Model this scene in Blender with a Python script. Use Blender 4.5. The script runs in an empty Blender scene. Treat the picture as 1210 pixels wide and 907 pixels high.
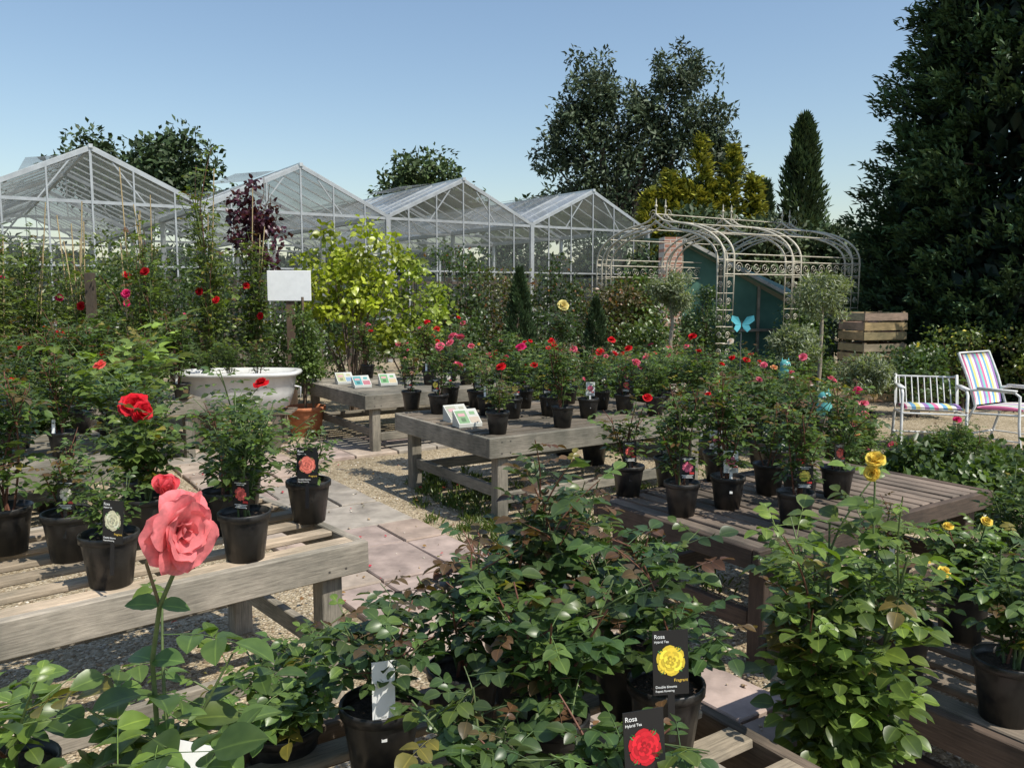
import bpy, math, random
import numpy as np
import bmesh
from mathutils import Vector, Matrix
random.seed(11)
rng = np.random.default_rng(11)
U = random.uniform
scene = bpy.context.scene
E1 = np.array([.829, .559, 0.]); E2 = np.array([-.559, .829, 0.])
ANG = math.atan2(.559, .829)

# ------------------------------------------------------------ mesh builder
def nrm(a):
    a = np.asarray(a, float)
    return a / (np.linalg.norm(a, axis=-1, keepdims=True) + 1e-9)

class Tmpl: pass
def make_leaf(ts, ws, fold=.12, droop=.18, ruff=0.):
    v = []; a = []; f3 = []; f4 = []
    n = len(ts); idx = []
    for i, (t, w) in enumerate(zip(ts, ws)):
        z = -droop * t * t
        if w == 0:
            idx.append((len(v),)); v.append((0, t, z)); a.append(0)
        else:
            k = len(v); idx.append((k, k + 1, k + 2))
            rr = ruff * (1 if i % 2 else -1)
            v += [(-w, t, z + fold * w * 2 + rr), (0, t, z), (w, t, z + fold * w * 2 - rr)]; a += [1, 0, 1]
    for i in range(n - 1):
        A, B = idx[i], idx[i + 1]
        if len(A) == 1: f3 += [(A[0], B[2], B[1]), (A[0], B[1], B[0])]
        elif len(B) == 1: f3 += [(A[0], A[1], B[0]), (A[1], A[2], B[0])]
        else: f4 += [(A[0], A[1], B[1], B[0]), (A[1], A[2], B[2], B[1])]
    T = Tmpl(); T.v = np.array(v, float); T.a = np.array(a, float)
    T.f3 = np.array(f3, int).reshape(-1, 3); T.f4 = np.array(f4, int).reshape(-1, 4)
    return T
T_HI = make_leaf([0, .08, .2, .32, .45, .58, .7, .82, .92, 1], [0, .15, .29, .35, .38, .355, .31, .22, .11, 0], .16, .22, .008)
T_MID = make_leaf([0, .3, .65, 1], [0, .33, .29, 0], .14, .2)
T_LO = Tmpl(); T_LO.v = np.array([(0, 0, 0), (-.3, .45, .08), (0, 1, -.1), (.3, .45, .08)], float)
T_LO.a = np.array([.3, 1, .3, 1.]); T_LO.f3 = np.array([(0, 3, 2), (0, 2, 1)]); T_LO.f4 = np.zeros((0, 4), int)

class MB:
    def __init__(s):
        s.v = []; s.c = []; s.f = {3: [], 4: []}; s.m = {3: [], 4: []}; s.n = 0
    def add(s, V, F, col=(1, 1, 1), mat=0, alpha=1.):
        V = np.asarray(V, float).reshape(-1, 3); F = np.asarray(F, int)
        k = F.shape[1]
        C = np.ones((len(V), 4)); C[:, :3] = col; C[:, 3] = alpha
        s.v.append(V); s.c.append(C); s.f[k].append(F + s.n); s.m[k].append(np.full(len(F), mat)); s.n += len(V)
    def leaves(s, P, D, N, S, C, T=T_LO, mat=0, wid=1.):
        P = np.asarray(P, float)
        if len(P) == 0: return
        D = nrm(D); N = np.asarray(N, float); N = nrm(N - (N * D).sum(1, keepdims=True) * D)
        R = np.cross(D, N); S = np.asarray(S, float)[:, None, None]
        t = T.v[None, :, :, None]
        V = P[:, None] + S * (t[:, :, 0] * wid * R[:, None] + t[:, :, 1] * D[:, None] + t[:, :, 2] * N[:, None])
        n, k = len(P), len(T.v)
        C4 = np.ones((n, k, 4)); C4[:, :, :3] = np.asarray(C, float)[:, None, :]; C4[:, :, 3] = T.a[None]
        off = (np.arange(n) * k)[:, None, None] + s.n
        for q, F in ((3, T.f3), (4, T.f4)):
            if len(F):
                s.f[q].append((F[None] + off).reshape(-1, q)); s.m[q].append(np.full(n * len(F), mat))
        s.v.append(V.reshape(-1, 3)); s.c.append(C4.reshape(-1, 4)); s.n += n * k
    def box(s, c, d, col=(1, 1, 1), mat=0, rz=0., jit=0.):
        x, y, z = [q / 2 for q in d]
        V = np.array([(-x, -y, -z), (x, -y, -z), (x, y, -z), (-x, y, -z), (-x, -y, z), (x, -y, z), (x, y, z), (-x, y, z)], float)
        if jit: V += np.random.default_rng(s.n + 1).uniform(-jit, jit, V.shape)
        ca, sa = math.cos(rz), math.sin(rz)
        V = V @ np.array([[ca, sa, 0], [-sa, ca, 0], [0, 0, 1]]) + np.array(c)
        s.add(V, [(0, 3, 2, 1), (4, 5, 6, 7), (0, 1, 5, 4), (1, 2, 6, 5), (2, 3, 7, 6), (3, 0, 4, 7)], col, mat)
    def beam(s, p, q, w, h=None, col=(1, 1, 1), mat=0):
        h = h or w; p = np.array(p, float); q = np.array(q, float); d = nrm(q - p)
        up = np.array([0, 0, 1.]) if abs(d[2]) < .95 else np.array([1., 0, 0])
        r = nrm(np.cross(d, up)); u = np.cross(r, d)
        V = [b + r * a1 * w / 2 + u * a2 * h / 2 for b in (p, q) for a1, a2 in ((-1, -1), (1, -1), (1, 1), (-1, 1))]
        s.add(V, [(0, 1, 2, 3), (7, 6, 5, 4), (0, 4, 5, 1), (1, 5, 6, 2), (2, 6, 7, 3), (3, 7, 4, 0)], col, mat)
    def tube(s, pts, rad, sides=5, col=(1, 1, 1), mat=0):
        pts = np.array(pts, float); n = len(pts)
        rad = np.full(n, rad) if np.isscalar(rad) else np.array(rad, float)
        tg = nrm(np.gradient(pts, axis=0))
        ref = np.array([0, 0, 1.]) if abs(tg[:, 2]).mean() < .8 else np.array([1., 0, 0])
        r = nrm(np.cross(tg, ref)); u = np.cross(r, tg)
        a = np.arange(sides) * 2 * math.pi / sides
        V = pts[:, None] + rad[:, None, None] * (np.cos(a)[None, :, None] * r[:, None] + np.sin(a)[None, :, None] * u[:, None])
        F = []
        for i in range(n - 1):
            for j in range(sides):
                k = (j + 1) % sides
                F.append((i * sides + j, i * sides + k, (i + 1) * sides + k, (i + 1) * sides + j))
        s.add(V, F, col, mat)
    def lathe(s, prof, seg=20, col=(1, 1, 1), mat=0, c=(0, 0, 0)):
        a = np.arange(seg) * 2 * math.pi / seg; n = len(prof)
        V = np.array([[(r * math.cos(t) + c[0], r * math.sin(t) + c[1], z + c[2]) for t in a] for r, z in prof])
        F = [(i * seg + j, i * seg + (j + 1) % seg, (i + 1) * seg + (j + 1) % seg, (i + 1) * seg + j) for i in range(n - 1) for j in range(seg)]
        s.add(V, F, col, mat)
    def mesh(s, name, mats, smooth=True):
        me = bpy.data.meshes.new(name)
        V = np.concatenate(s.v); C = np.concatenate(s.c)
        F3 = np.concatenate(s.f[3]) if s.f[3] else np.zeros((0, 3), int)
        F4 = np.concatenate(s.f[4]) if s.f[4] else np.zeros((0, 4), int)
        M = np.concatenate([np.concatenate(s.m[k]) for k in (3, 4) if s.m[k]])
        L = np.concatenate([F3.ravel(), F4.ravel()])
        st = np.concatenate([np.arange(len(F3)) * 3, len(F3) * 3 + np.arange(len(F4)) * 4])
        me.vertices.add(len(V)); me.vertices.foreach_set("co", V.ravel())
        me.loops.add(len(L)); me.loops.foreach_set("vertex_index", L.astype(np.int32))
        me.polygons.add(len(st)); me.polygons.foreach_set("loop_start", st.astype(np.int32))
        me.polygons.foreach_set("material_index", M.astype(np.int32))
        me.polygons.foreach_set("use_smooth", np.full(len(st), smooth))
        at = me.attributes.new("col", 'FLOAT_COLOR', 'POINT'); at.data.foreach_set("color", C.ravel())
        for m in mats: me.materials.append(m)
        me.update(calc_edges=True)
        return me
    def obj(s, name, mats, smooth=True, parent=None, loc=(0, 0, 0), rz=0.):
        return put(s.mesh(name, mats, smooth), name, parent, loc, rz)

def put(me, name, parent=None, loc=(0, 0, 0), rz=0., sc=1.):
    o = bpy.data.objects.new(name, me); scene.collection.objects.link(o)
    o.location = loc; o.rotation_euler = (0, 0, rz)
    o.scale = (sc, sc, sc) if np.isscalar(sc) else sc
    if parent: o.parent = parent
    return o
def group(name, loc=(0, 0, 0), rz=0., sc=1.):
    o = bpy.data.objects.new(name, None); o.empty_display_size = .1; scene.collection.objects.link(o)
    o.location = loc; o.rotation_euler = (0, 0, rz); o.scale = (sc, sc, sc)
    return o

# ------------------------------------------------------------ materials
def mat(name):
    m = bpy.data.materials.new(name); m.use_nodes = True; nt = m.node_tree
    b = nt.nodes["Principled BSDF"]
    return m, nt, b, nt.nodes.new, nt.links.new
def mixc(nt, typ, f, a, b):
    n = nt.nodes.new("ShaderNodeMix"); n.data_type = 'RGBA'; n.blend_type = typ
    for sck, v in ((0, f), (6, a), (7, b)):
        if hasattr(v, "is_output"): nt.links.new(v, n.inputs[sck])
        else: n.inputs[sck].default_value = v if sck == 0 else (*v[:3], 1)
    return n.outputs[2]
def noise(nt, scale, detail=3, rough=.6, vec=None, coord="Object", stretch=None):
    n = nt.nodes.new("ShaderNodeTexNoise"); n.inputs["Scale"].default_value = scale
    n.inputs["Detail"].default_value = detail; n.inputs["Roughness"].default_value = rough
    tc = nt.nodes.new("ShaderNodeTexCoord"); o = tc.outputs[coord]
    if stretch:
        mp = nt.nodes.new("ShaderNodeMapping"); mp.inputs["Scale"].default_value = stretch
        nt.links.new(o, mp.inputs[0]); o = mp.outputs[0]
    nt.links.new(o, n.inputs["Vector"])
    return n
def ramp(nt, src, stops):
    r = nt.nodes.new("ShaderNodeValToRGB"); e = r.color_ramp.elements
    e[0].position, e[0].color = stops[0][0], (*stops[0][1], 1)
    e[1].position, e[1].color = stops[1][0], (*stops[1][1], 1)
    for p, c in stops[2:]:
        q = e.new(p); q.color = (*c, 1)
    nt.links.new(src, r.inputs[0]); return r.outputs[0]

def leaf_mat(name, rough=.42, trans=.28, vein=True, nsc=25, spec=.5):
    m, nt, b, N, L = mat(name)
    at = N("ShaderNodeAttribute"); at.attribute_name = "col"
    c = at.outputs["Color"]
    if nsc:
        nz = noise(nt, nsc, 2)
        c = mixc(nt, 'MULTIPLY', 1., c, ramp(nt, nz.outputs[0], [(.3, (.72, .75, .7)), (.7, (1.2, 1.15, 1.1))]))
    if vein:
        v = ramp(nt, at.outputs["Alpha"], [(0., (1.9, 1.75, 1.6)), (.1, (1, 1, 1))])
        c = mixc(nt, 'MULTIPLY', 1., c, v)
    L(c, b.inputs["Base Color"]); b.inputs["Roughness"].default_value = rough
    b.inputs["Specular IOR Level"].default_value = spec
    tr = N("ShaderNodeBsdfTranslucent"); tc = mixc(nt, 'MULTIPLY', 1., c, (1.9, 2.1, .7) if vein else (1.2, 1., 1.))
    L(tc, tr.inputs[0])
    mx = N("ShaderNodeMixShader"); mx.inputs[0].default_value = trans
    L(b.outputs[0], mx.inputs[1]); L(tr.outputs[0], mx.inputs[2])
    L(mx.outputs[0], nt.nodes["Material Output"].inputs[0])
    return m
M_LEAF = leaf_mat("leaf_glossy", .36, .28)
M_TREE = leaf_mat("leaf_distant", .55, .15, False, 0, .35)
M_PETAL = leaf_mat("petal", .55, .35, False, 60, .2)
def col_mat(name, rough=.5, metal=0., nsc=30, lo=.8, hi=1.15, bump=0.):
    m, nt, b, N, L = mat(name)
    at = N("ShaderNodeAttribute"); at.attribute_name = "col"; nz = noise(nt, nsc, 4)
    L(mixc(nt, 'MULTIPLY', 1., at.outputs["Color"], ramp(nt, nz.outputs[0], [(.3, (lo,) * 3), (.7, (hi,) * 3)])), b.inputs["Base Color"])
    b.inputs["Roughness"].default_value = rough; b.inputs["Metallic"].default_value = metal
    if bump:
        bp = N("ShaderNodeBump"); bp.inputs["Strength"].default_value = bump; bp.inputs["Distance"].default_value = .01
        L(nz.outputs[0], bp.inputs["Height"]); L(bp.outputs[0], b.inputs["Normal"])
    return m
M_PAINT = col_mat("painted", .5, 0, 12, .65, 1.1)
M_STEM = col_mat("stem", .6, 0, 80, .7, 1.3)
M_BARK = col_mat("bark", .9, 0, 8, .5, 1.4, .8)
M_SOIL = col_mat("soil", .95, 0, 90, .4, 1.8, .8)
M_STONE = col_mat("sandstone", .85, 0, 6, .62, 1.25, .4)
M_METAL = col_mat("galvanised_metal", .45, .5, 5, .8, 1.1)
M_CERAM = col_mat("ceramic", .25, 0, 6, .8, 1.05)
M_TERRA = col_mat("terracotta", .8, 0, 20, .75, 1.2)
M_CARD = col_mat("printed_card", .3, 0, 20, .95, 1.05)
m, nt, b, N, L = mat("pot_plastic")
nz = noise(nt, 18, 5); L(ramp(nt, nz.outputs[0], [(.4, (.012, .012, .013)), (.8, (.055, .05, .043))]), b.inputs["Base Color"])
L(ramp(nt, nz.outputs[0], [(.35, (.28,) * 3), (.7, (.6,) * 3)]), b.inputs["Roughness"]); M_PLAS = m
def wood(name, st_):
    m, nt, b, N, L = mat(name)
    at = N("ShaderNodeAttribute"); at.attribute_name = "col"
    n1 = noise(nt, 9, 6, .7, stretch=st_); n2 = noise(nt, 2.6, 5)
    c = mixc(nt, 'MULTIPLY', 1., at.outputs["Color"], ramp(nt, n1.outputs[0], [(.3, (.52, .51, .5)), (.62, (1.13, 1.12, 1.1))]))
    c = mixc(nt, 'MULTIPLY', .9, c, ramp(nt, n2.outputs[0], [(.35, (.45, .48, .46)), (.62, (1.1, 1.09, 1.06))]))
    L(c, b.inputs["Base Color"]); b.inputs["Roughness"].default_value = .85
    bp = N("ShaderNodeBump"); bp.inputs["Strength"].default_value = .5; bp.inputs["Distance"].default_value = .003
    L(n1.outputs[0], bp.inputs["Height"]); L(bp.outputs[0], b.inputs["Normal"]); return m
M_WX = wood("weathered_wood_x", (1, 14, 14)); M_WY = wood("weathered_wood_y", (14, 1, 14)); M_WZ = wood("weathered_wood_z", (14, 14, 1))
WOODS = [M_WX, M_WY, M_WZ]
m, nt, b, N, L = mat("gravel")
tc = N("ShaderNodeTexCoord")
vo = N("ShaderNodeTexVoronoi"); vo.inputs["Scale"].default_value = 75; L(tc.outputs["Object"], vo.inputs["Vector"])
sp = N("ShaderNodeSeparateColor"); L(vo.outputs["Color"], sp.inputs[0])
c1 = ramp(nt, sp.outputs[0], [(0, (.21, .16, .10)), (1, (.62, .54, .42)), (.5, (.42, .34, .23)), (.75, (.5, .42, .31))])
nz = noise(nt, .9, 5); c1 = mixc(nt, 'MULTIPLY', 1., c1, ramp(nt, nz.outputs[0], [(.3, (.6, .58, .5)), (.65, (1.1, 1.08, 1.02))]))
L(c1, b.inputs["Base Color"]); b.inputs["Roughness"].default_value = .85
bp = N("ShaderNodeBump"); bp.inputs["Strength"].default_value = 1.; bp.inputs["Distance"].default_value = .012; bp.invert = True
L(vo.outputs["Distance"], bp.inputs["Height"]); L(bp.outputs[0], b.inputs["Normal"]); M_GRAV = m
m, nt, b, N, L = mat("field")
nz = noise(nt, .3, 6); L(ramp(nt, nz.outputs[0], [(.35, (.05, .08, .025)), (.65, (.11, .14, .05))]), b.inputs["Base Color"]); b.inputs["Roughness"].default_value = .95; M_FIELD = m
def glass(name, alpha, base, rough):
    m, nt, b, N, L = mat(name)
    nz = noise(nt, .8, 4)
    L(ramp(nt, nz.outputs[0], [(.3, tuple(x * .75 for x in base)), (.7, base)]), b.inputs["Base Color"])
    b.inputs["Roughness"].default_value = rough
    L(ramp(nt, nz.outputs[0], [(.3, (alpha * .8,) * 3), (.7, (min(1, alpha * 1.2),) * 3)]), b.inputs["Alpha"])
    return m
M_ROOF = glass("roof_glass_dusty", .62, (.5, .53, .55), .2)
M_GLASS = glass("wall_glass", .16, (.3, .34, .34), .1)
m, nt, b, N, L = mat("brick")
tc = N("ShaderNodeTexCoord"); br = N("ShaderNodeTexBrick"); br.inputs["Scale"].default_value = 1.
mp = N("ShaderNodeMapping"); mp.inputs["Rotation"].default_value = (math.radians(90), 0, 0); L(tc.outputs["Object"], mp.inputs[0])
br.inputs["Brick Width"].default_value = .225; br.inputs["Row Height"].default_value = .075; br.inputs["Mortar Size"].default_value = .008
br.inputs["Color1"].default_value = (.36, .15, .1, 1); br.inputs["Color2"].default_value = (.5, .3, .22, 1); br.inputs["Mortar"].default_value = (.55, .5, .44, 1)
L(mp.outputs[0], br.inputs["Vector"]); L(br.outputs[0], b.inputs["Base Color"]); b.inputs["Roughness"].default_value = .9; M_BRICK = m
m, nt, b, N, L = mat("striped_fabric")
tc = N("ShaderNodeTexCoord"); sx = N("ShaderNodeSeparateXYZ"); L(tc.outputs["Object"], sx.inputs[0])
mt = N("ShaderNodeMath"); mt.operation = 'MULTIPLY'; mt.inputs[1].default_value = 3.4; L(sx.outputs[0], mt.inputs[0])
fr = N("ShaderNodeMath"); fr.operation = 'FRACT'; L(mt.outputs[0], fr.inputs[0])
r = ramp(nt, fr.outputs[0], [(0, (.65, .15, .3)), (.14, (.7, .68, .64)), (.28, (.15, .35, .55)), (.42, (.7, .6, .2)), (.56, (.7, .68, .65)), (.7, (.32, .18, .42)), (.85, (.2, .5, .46))])
r.node.color_ramp.interpolation = 'CONSTANT'; L(r, b.inputs["Base Color"]); b.inputs["Roughness"].default_value = .8; M_STRIPE = m
m, nt, b, N, L = mat("green_shade_net")
nz = noise(nt, 1.5, 6); L(ramp(nt, nz.outputs[0], [(.3, (.03, .1, .07)), (.7, (.08, .19, .14))]), b.inputs["Base Color"]); b.inputs["Roughness"].default_value = .6; M_NET = m

# ------------------------------------------------------------ world, sun, camera
EL_ = 57
to_sun = Vector((.55, -.42, 0)).normalized() * math.cos(math.radians(EL_)); to_sun.z = math.sin(math.radians(EL_))
w = bpy.data.worlds.new("World"); scene.world = w; w.use_nodes = True; nt = w.node_tree
bg = nt.nodes["Background"]; sk = nt.nodes.new("ShaderNodeTexSky"); sk.sky_type = 'NISHITA'; sk.sun_disc = False
sk.sun_elevation = math.radians(EL_); sk.sun_rotation = math.atan2(to_sun.x, to_sun.y)
sk.air_density = 1.3; sk.dust_density = .8; sk.ozone_density = 2.2
nt.links.new(sk.outputs[0], bg.inputs[0]); bg.inputs[1].default_value = .142
sd = bpy.data.lights.new("sun", 'SUN'); sd.energy = 5.; sd.angle = math.radians(.5); sd.color = (1, .95, .85)
so = bpy.data.objects.new("sun", sd); scene.collection.objects.link(so); so.rotation_euler = to_sun.to_track_quat('Z', 'Y').to_euler()
cd = bpy.data.cameras.new("camera"); cd.lens = 29.1; cd.sensor_width = 36; cd.clip_end = 2000; cd.clip_start = .05
co = bpy.data.objects.new("camera", cd); scene.collection.objects.link(co); co.location = (0, 0, 1.6)
co.rotation_euler = (math.radians(90 - 6.3), 0, 0); scene.camera = co
scene.view_settings.view_transform = 'Standard'; scene.view_settings.look = 'None'; scene.view_settings.exposure = 0

# ------------------------------------------------------------ ground
g = MB(); g.add([(-700, -300, -.006), (700, -300, -.006), (700, 1200, -.006), (-700, 1200, -.006)], [(0, 1, 2, 3)]); g.obj("ground", [M_FIELD], False)
g = MB(); g.add([(-22, -6, 0), (20, -6, 0), (20, 30, 0), (-22, 30, 0)], [(0, 1, 2, 3)]); g.obj("gravel_yard", [M_GRAV], False)
g = MB()
def slab(cx, cy, lx, ly, ang):
    k = U(.8, 1.05); tint = random.choice([(.42, .34, .27), (.40, .31, .265), (.42, .32, .255), (.34, .30, .25)])
    hh = U(.03, .036)
    x, y = lx / 2 - .01, ly / 2 - .01
    j = lambda: U(-.008, .008)
    b0 = [(-x + j(), -y + j()), (x + j(), -y + j()), (x + j(), y + j()), (-x + j(), y + j())]
    ca, sa = math.cos(ang), math.sin(ang)
    V = []
    for z, s_ in ((.001, 1), (hh - .008, 1), (hh, .975)):
        for (a, c) in b0: V.append((cx + (a * ca - c * sa) * s_, cy + (a * sa + c * ca) * s_, z + (U(-.002, .002) if s_ < 1 else 0)))
    F = [(8, 9, 10, 11)] + [(i * 4 + q, i * 4 + (q + 1) % 4, (i + 1) * 4 + (q + 1) % 4, (i + 1) * 4 + q) for i in range(2) for q in range(4)]
    g.add(V, F, tuple(t * k for t in tint))
c0 = np.array([-1.5, 5.95, 0])
s = -5.2
while s < 3.2:
    ly = random.choice([.3, .45, .45, .6]); u0 = -.52
    for lx in random.choice([(.52, .52), (.42, .62), (.65, .39), (.3, .44, .3)]):
        p = c0 + E2 * (s + ly / 2) + E1 * (u0 + lx / 2); slab(p[0], p[1], lx, ly, ANG); u0 += lx
    s += ly
s = .62
while s < 9:
    lx = random.choice([.45, .6, .75])
    for v0, ly in ((1.6, .48), (2.08, .5)):
        p = c0 + E2 * (v0 + ly / 2) + E1 * (s + lx / 2); slab(p[0], p[1], lx, ly, ANG)
    s += lx
g.obj("paving_path", [M_STONE], False)
bm = bmesh.new(); bmesh.ops.create_icosphere(bm, subdivisions=1, radius=1); bm.verts.ensure_lookup_table()
IV = np.array([v.co[:] for v in bm.verts]); IF = np.array([[v.index for v in f.verts] for f in bm.faces]); bm.free()
n = 10000
P = np.zeros((n, 3)); P[:, 1] = 2.2 + 6 * rng.random(n) ** 1.5; P[:, 0] = (rng.random(n) * 1.3 - .65) * P[:, 1]
rel = P - c0; uu = rel @ E1; P[:, 2] = .003
keep = (np.abs(uu) > .54) | (rng.random(n) < .1); P = P[keep]; P[np.abs(uu[keep]) < .54, 2] = .038
n = len(P); sc = rng.uniform(.005, .013, (n, 1, 1)) * rng.uniform(.6, 1.2, (n, 1, 3)) * np.array([1, 1, .6])
V = P[:, None] + IV[None] * sc; F = (IF[None] + (np.arange(n) * len(IV))[:, None, None]).reshape(-1, 3)
cc = np.array([(.5, .41, .3), (.62, .56, .46), (.3, .22, .14), (.42, .33, .23)])[rng.integers(0, 4, n)] * rng.uniform(.7, 1.2, (n, 1))
g = MB(); g.add(V.reshape(-1, 3), F, np.repeat(cc, len(IV), axis=0)); g.obj("loose_gravel", [M_STONE], True)
g = MB(); P = []
for cx, cy, rx, ry, k in [(.3, 5.3, .5, .35, 1600), (-.2, 6.3, .35, .5, 1300), (-.6, 6.8, .2, .5, 900), (-.45, 5.0, .15, .5, 200), (.9, 5.0, .8, .6, 1200), (.55, 3.0, .2, .4, 250), (2.6, 6.0, 1.3, 1, 2500), (1.2, 6.0, 1.2, .5, 1600), (4.5, 6.5, 1.5, 1, 2500)]:
    cl = rng.normal(0, 1, (max(6, k // 30), 2)); q = cl[rng.integers(0, len(cl), k)] + rng.normal(0, .12, (k, 2))
    P.append(np.stack([cx + q[:, 0] * rx * .7, cy + q[:, 1] * ry * .7, np.full(k, .0)], 1))
P = np.concatenate(P); P = P[np.abs((P - c0) @ E1) > .55]; n = len(P)
D = rng.normal(0, .5, (n, 3)); D[:, 2] = rng.uniform(.5, 1.2, n)
C = np.array([.08, .125, .035]) * rng.uniform(.6, 1.5, (n, 1)) + rng.uniform(0, .04, (n, 1)) * np.array([1, .6, 0])
g.leaves(P, D, rng.normal(0, 1, (n, 3)), rng.uniform(.025, .08, n), C, T_LO, 0, .35)
g.obj("grass", [M_LEAF])
# fallen leaves and petals
n = 420; P = np.zeros((n, 3)); P[:, 1] = rng.uniform(2.4, 7.5, n); P[:, 0] = rng.uniform(-.5, .5, n) * P[:, 1]; P[:, 2] = .045
g = MB(); C = np.array([(.3, .18, .07), (.15, .14, .04), (.5, .05, .08), (.2, .11, .05)])[rng.integers(0, 4, n)]
g.leaves(P, rng.normal(0, 1, (n, 3)) * [1, 1, .15], np.array([0, 0, 1.]) + rng.normal(0, .25, (n, 3)), rng.uniform(.015, .035, n), C, T_MID); g.obj("fallen_leaves", [M_LEAF])

# ------------------------------------------------------------ tables
def table(corner, ang, L_, W_, z, slat='x', col=(.4, .33, .25), slatcol=None, sw=.09, gap=.05, name="display_table", fb=.14, rails=True):
    gp = group(name, (corner[0], corner[1], 0), ang); slatcol = slatcol or col
    mb = MB(); R = lambda c: tuple(x * k_ for x, k_ in zip(c, [U(.75, 1.15)] * 3))
    T = .035
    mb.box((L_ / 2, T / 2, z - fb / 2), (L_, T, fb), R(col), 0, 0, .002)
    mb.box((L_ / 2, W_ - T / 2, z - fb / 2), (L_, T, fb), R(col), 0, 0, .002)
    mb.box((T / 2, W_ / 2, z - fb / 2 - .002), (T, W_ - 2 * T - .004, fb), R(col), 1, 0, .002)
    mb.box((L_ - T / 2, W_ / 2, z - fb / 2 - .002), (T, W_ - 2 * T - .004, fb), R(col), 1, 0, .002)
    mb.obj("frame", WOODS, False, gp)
    mb = MB(); D_ = W_ if slat == 'x' else L_
    y = T + .012 + sw / 2
    zt = z - .012
    while y < D_ - T - sw / 2:
        k = R(slatcol)
        if slat == 'x': mb.box((L_ / 2 + U(-.006, .006), y, zt + U(-.003, .003)), (L_ - 2 * T - .01, sw, .022), k, 0, U(-.004, .004), .002)
        else: mb.box((y, W_ / 2 + U(-.006, .006), zt + U(-.003, .003)), (sw, W_ - 2 * T - .01, .022), k, 1, U(-.004, .004), .002)
        y += sw + gap
    for q in (.28, .72):
        if slat == 'x': mb.box((L_ * q, W_ / 2, zt - .055), (.045, W_ - 2 * T - .02, .08), R(col), 1)
        else: mb.box((L_ / 2, W_ * q, zt - .055), (L_ - 2 * T - .02, .045, .08), R(col), 0)
    mb.obj("slats", WOODS, False, gp)
    mb = MB(); lg = .085
    for lx in (T + .1, L_ - T - .1):
        for ly in (T + .05, W_ - T - .05):
            mb.box((lx, ly, (z - .1) / 2), (lg, lg, z - .1), R(col), 2, 0, .002)
    mb.obj("legs", WOODS, False, gp)
    if rails:
        mb = MB()
        mb.box((L_ / 2, T + .05, z * .28), (L_ - .38, .04, .08), R(col), 0)
        mb.box((L_ / 2, W_ - T - .05, z * .28), (L_ - .38, .04, .08), R(col), 0)
        for lx in (T + .1, L_ - T - .1): mb.box((lx, W_ / 2, z * .35), (.04, W_ - .3, .08), R(col), 1)
        mb.obj("rails", WOODS, False, gp)
    # screw heads on the frame
    mb = MB()
    for lx in (.1, .17, L_ - .17, L_ - .1):
        for zz in (z - .03, z - fb + .03): mb.beam((lx, -.001, zz), (lx, .004, zz), .009, .009, (.12, .11, .1))
    mb.obj("screws", [M_METAL], False, gp)
    for c in gp.children:
        if c.name.startswith("screws"): continue
        bv = c.modifiers.new("bevel", 'BEVEL'); bv.width = .004; bv.segments = 1; bv.limit_method = 'ANGLE'
    return gp
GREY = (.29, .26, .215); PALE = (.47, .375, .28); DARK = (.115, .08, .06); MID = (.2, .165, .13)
aA = math.radians(90 - 49.5)
eA = np.array([math.cos(aA), math.sin(aA), 0]); nA = np.array([-eA[1], eA[0], 0])
pA = np.array([-.56, 3.14, 0]) - eA * 2.3
table(pA, aA, 2.3, 1.05, .64, 'x', (.34, .30, .25), PALE, .07, .1, fb=.12)
table((-.15, 5.5), ANG, 2.15, 1.45, .62, 'x', GREY, MID, .09, .05, fb=.14)
table((-1.43, 8.0), ANG, 1.9, 1.8, .6, 'x', GREY, GREY, .09, .04)
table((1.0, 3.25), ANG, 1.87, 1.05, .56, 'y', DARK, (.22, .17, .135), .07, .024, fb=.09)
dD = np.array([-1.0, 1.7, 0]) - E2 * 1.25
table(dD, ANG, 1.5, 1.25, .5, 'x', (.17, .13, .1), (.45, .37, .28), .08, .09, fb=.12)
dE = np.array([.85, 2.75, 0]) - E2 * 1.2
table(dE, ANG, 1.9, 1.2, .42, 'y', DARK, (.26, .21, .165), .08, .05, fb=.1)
pF = np.array([-2.3, 5.1, 0]) - eA * 2.6
table(pF, aA, 2.6, 1.2, .6, 'x', GREY, GREY, .09, .06)
table((-4.6, 6.4), aA, 2.2, 1.2, .6, 'x', GREY, GREY, .09, .06)

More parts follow.
